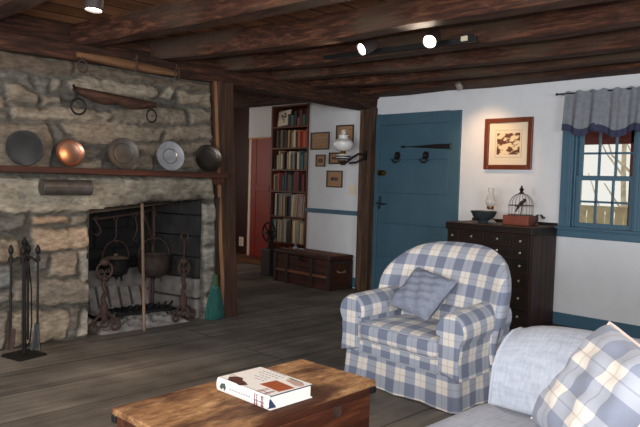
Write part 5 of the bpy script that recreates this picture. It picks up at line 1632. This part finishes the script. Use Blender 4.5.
# sofa ----------------------------------------------------------------------
so = thing('sofa', 'pale grey-blue upholstered sofa with rounded arm, nearest the camera', 'sofa', (-.80, 1.2, 0))
def L_(x, y): return (x + .80, y - 1.2)
b = MB(); x0, y0 = L_(-1.25, .30); x1, y1 = L_(-.20, 2.36)
softbox(b, x0 + .03, x1, y0, y1, .03, .30, .03); b.build('base', M_sofa, so)
b = MB(); softbox(b, L_(-1.28, 0)[0], L_(-.45, 0)[0], L_(0, 1.27)[1], L_(0, 2.155)[1], .27, .455, .05, crown=.02, n=18, bulge=.01); b.build('seat_cushion', M_sofa, so)
b = MB(); softbox(b, L_(-1.28, 0)[0], L_(-.45, 0)[0], L_(0, .38)[1], L_(0, 1.262)[1], .27, .455, .05, crown=.02, n=18, bulge=.01); b.build('seat_cushion', M_sofa, so)
def sofa_arm(flip):
    prof = [(2.150, .25), (2.152, .42), (2.160, .52), (2.178, .59), (2.205, .645)]
    prof = [(2.15, .20), (2.152, .44), (2.160, .52), (2.172, .58), (2.20, .628), (2.25, .668), (2.30, .690), (2.36, .692), (2.41, .682), (2.44, .65), (2.445, .615), (2.425, .575), (2.395, .55), (2.37, .50), (2.36, .40), (2.36, .2)]
    pr2 = [(L_(0, y)[1] if not flip else -(y - 2.36) + L_(0, .30)[1], z) for y, z in prof]
    b = MB(); NX = 24; vs, us, fs = [], [], []
    xa, xb = L_(-1.245, 0)[0], L_(-.22, 0)[0]
    for j in range(NX + 1):
        v = j / NX; x = xa + (xb - xa) * v
        e = max(0, 1 - v / .03)
        for i, (y, z) in enumerate(pr2):
            vs.append((x, y, z + .045 * (1 - math.exp(-v * 12)) * min(1, max(0, (z - .5) / .12)))); us.append((x, i * .06))
    w = len(pr2)
    for j in range(NX):
        for i in range(w - 1):
            fs.append((j * w + i, j * w + i + 1, (j + 1) * w + i + 1, (j + 1) * w + i))
    fs.append(tuple(range(w))); fs.append(tuple(NX * w + i for i in reversed(range(w))))
    b.add(vs, fs, us, True)
    o = b.build('arm', M_sofa, so, bevel=.012, seg=3, subsurf=0)
    b = MB(); b.tube([(xa - .004, y, z) for y, z in pr2], .0065, 7); b.build('arm_piping', M_piping, o)
sofa_arm(False); sofa_arm(True)
b = MB(); softbox(b, L_(-.46, 0)[0], L_(-.20, 0)[0], L_(0, .30)[1], L_(0, 2.30)[1], .25, .74, .07, n=16); b.build('backrest', M_sofa, so)
for x in (-1.18, -.27):
    for y in (.38, 2.28):
        b = MB(); b.lathe([(.02, 0), (.03, .04)], 10, TR(*L_(x, y), 0)); b.build('leg', M_chest, so)

# checked pillow on the sofa
t = thing('throw_pillow', 'large blue and cream checked pillow leaning in the sofa corner', 'pillow', (-.79, 2.02, .605))
pw = pillow(.42, .42, .17, 'pillow', M_plaidcushion, t, pipe=True)
pw.matrix_local = RZ(-.62) @ RX(-.60) @ RY(.14)
b = MB()
def edge_pt(a, c):
    return (.21 * a * (1 - .06 * (1 - abs(c)) * abs(a)), 0, .21 * c * (1 - .06 * (1 - abs(a)) * abs(c)))
pts = [edge_pt(-1 + 2 * k / 12, -1) for k in range(12)] + [edge_pt(1, -1 + 2 * k / 12) for k in range(12)] + [edge_pt(1 - 2 * k / 12, 1) for k in range(12)] + [edge_pt(-1, 1 - 2 * k / 12) for k in range(12)]
b.tube(pts, .006, 6, closed=True); pp = b.build('pillow_piping', plain('blush_piping', rgb(232, 206, 196), .9), pw)
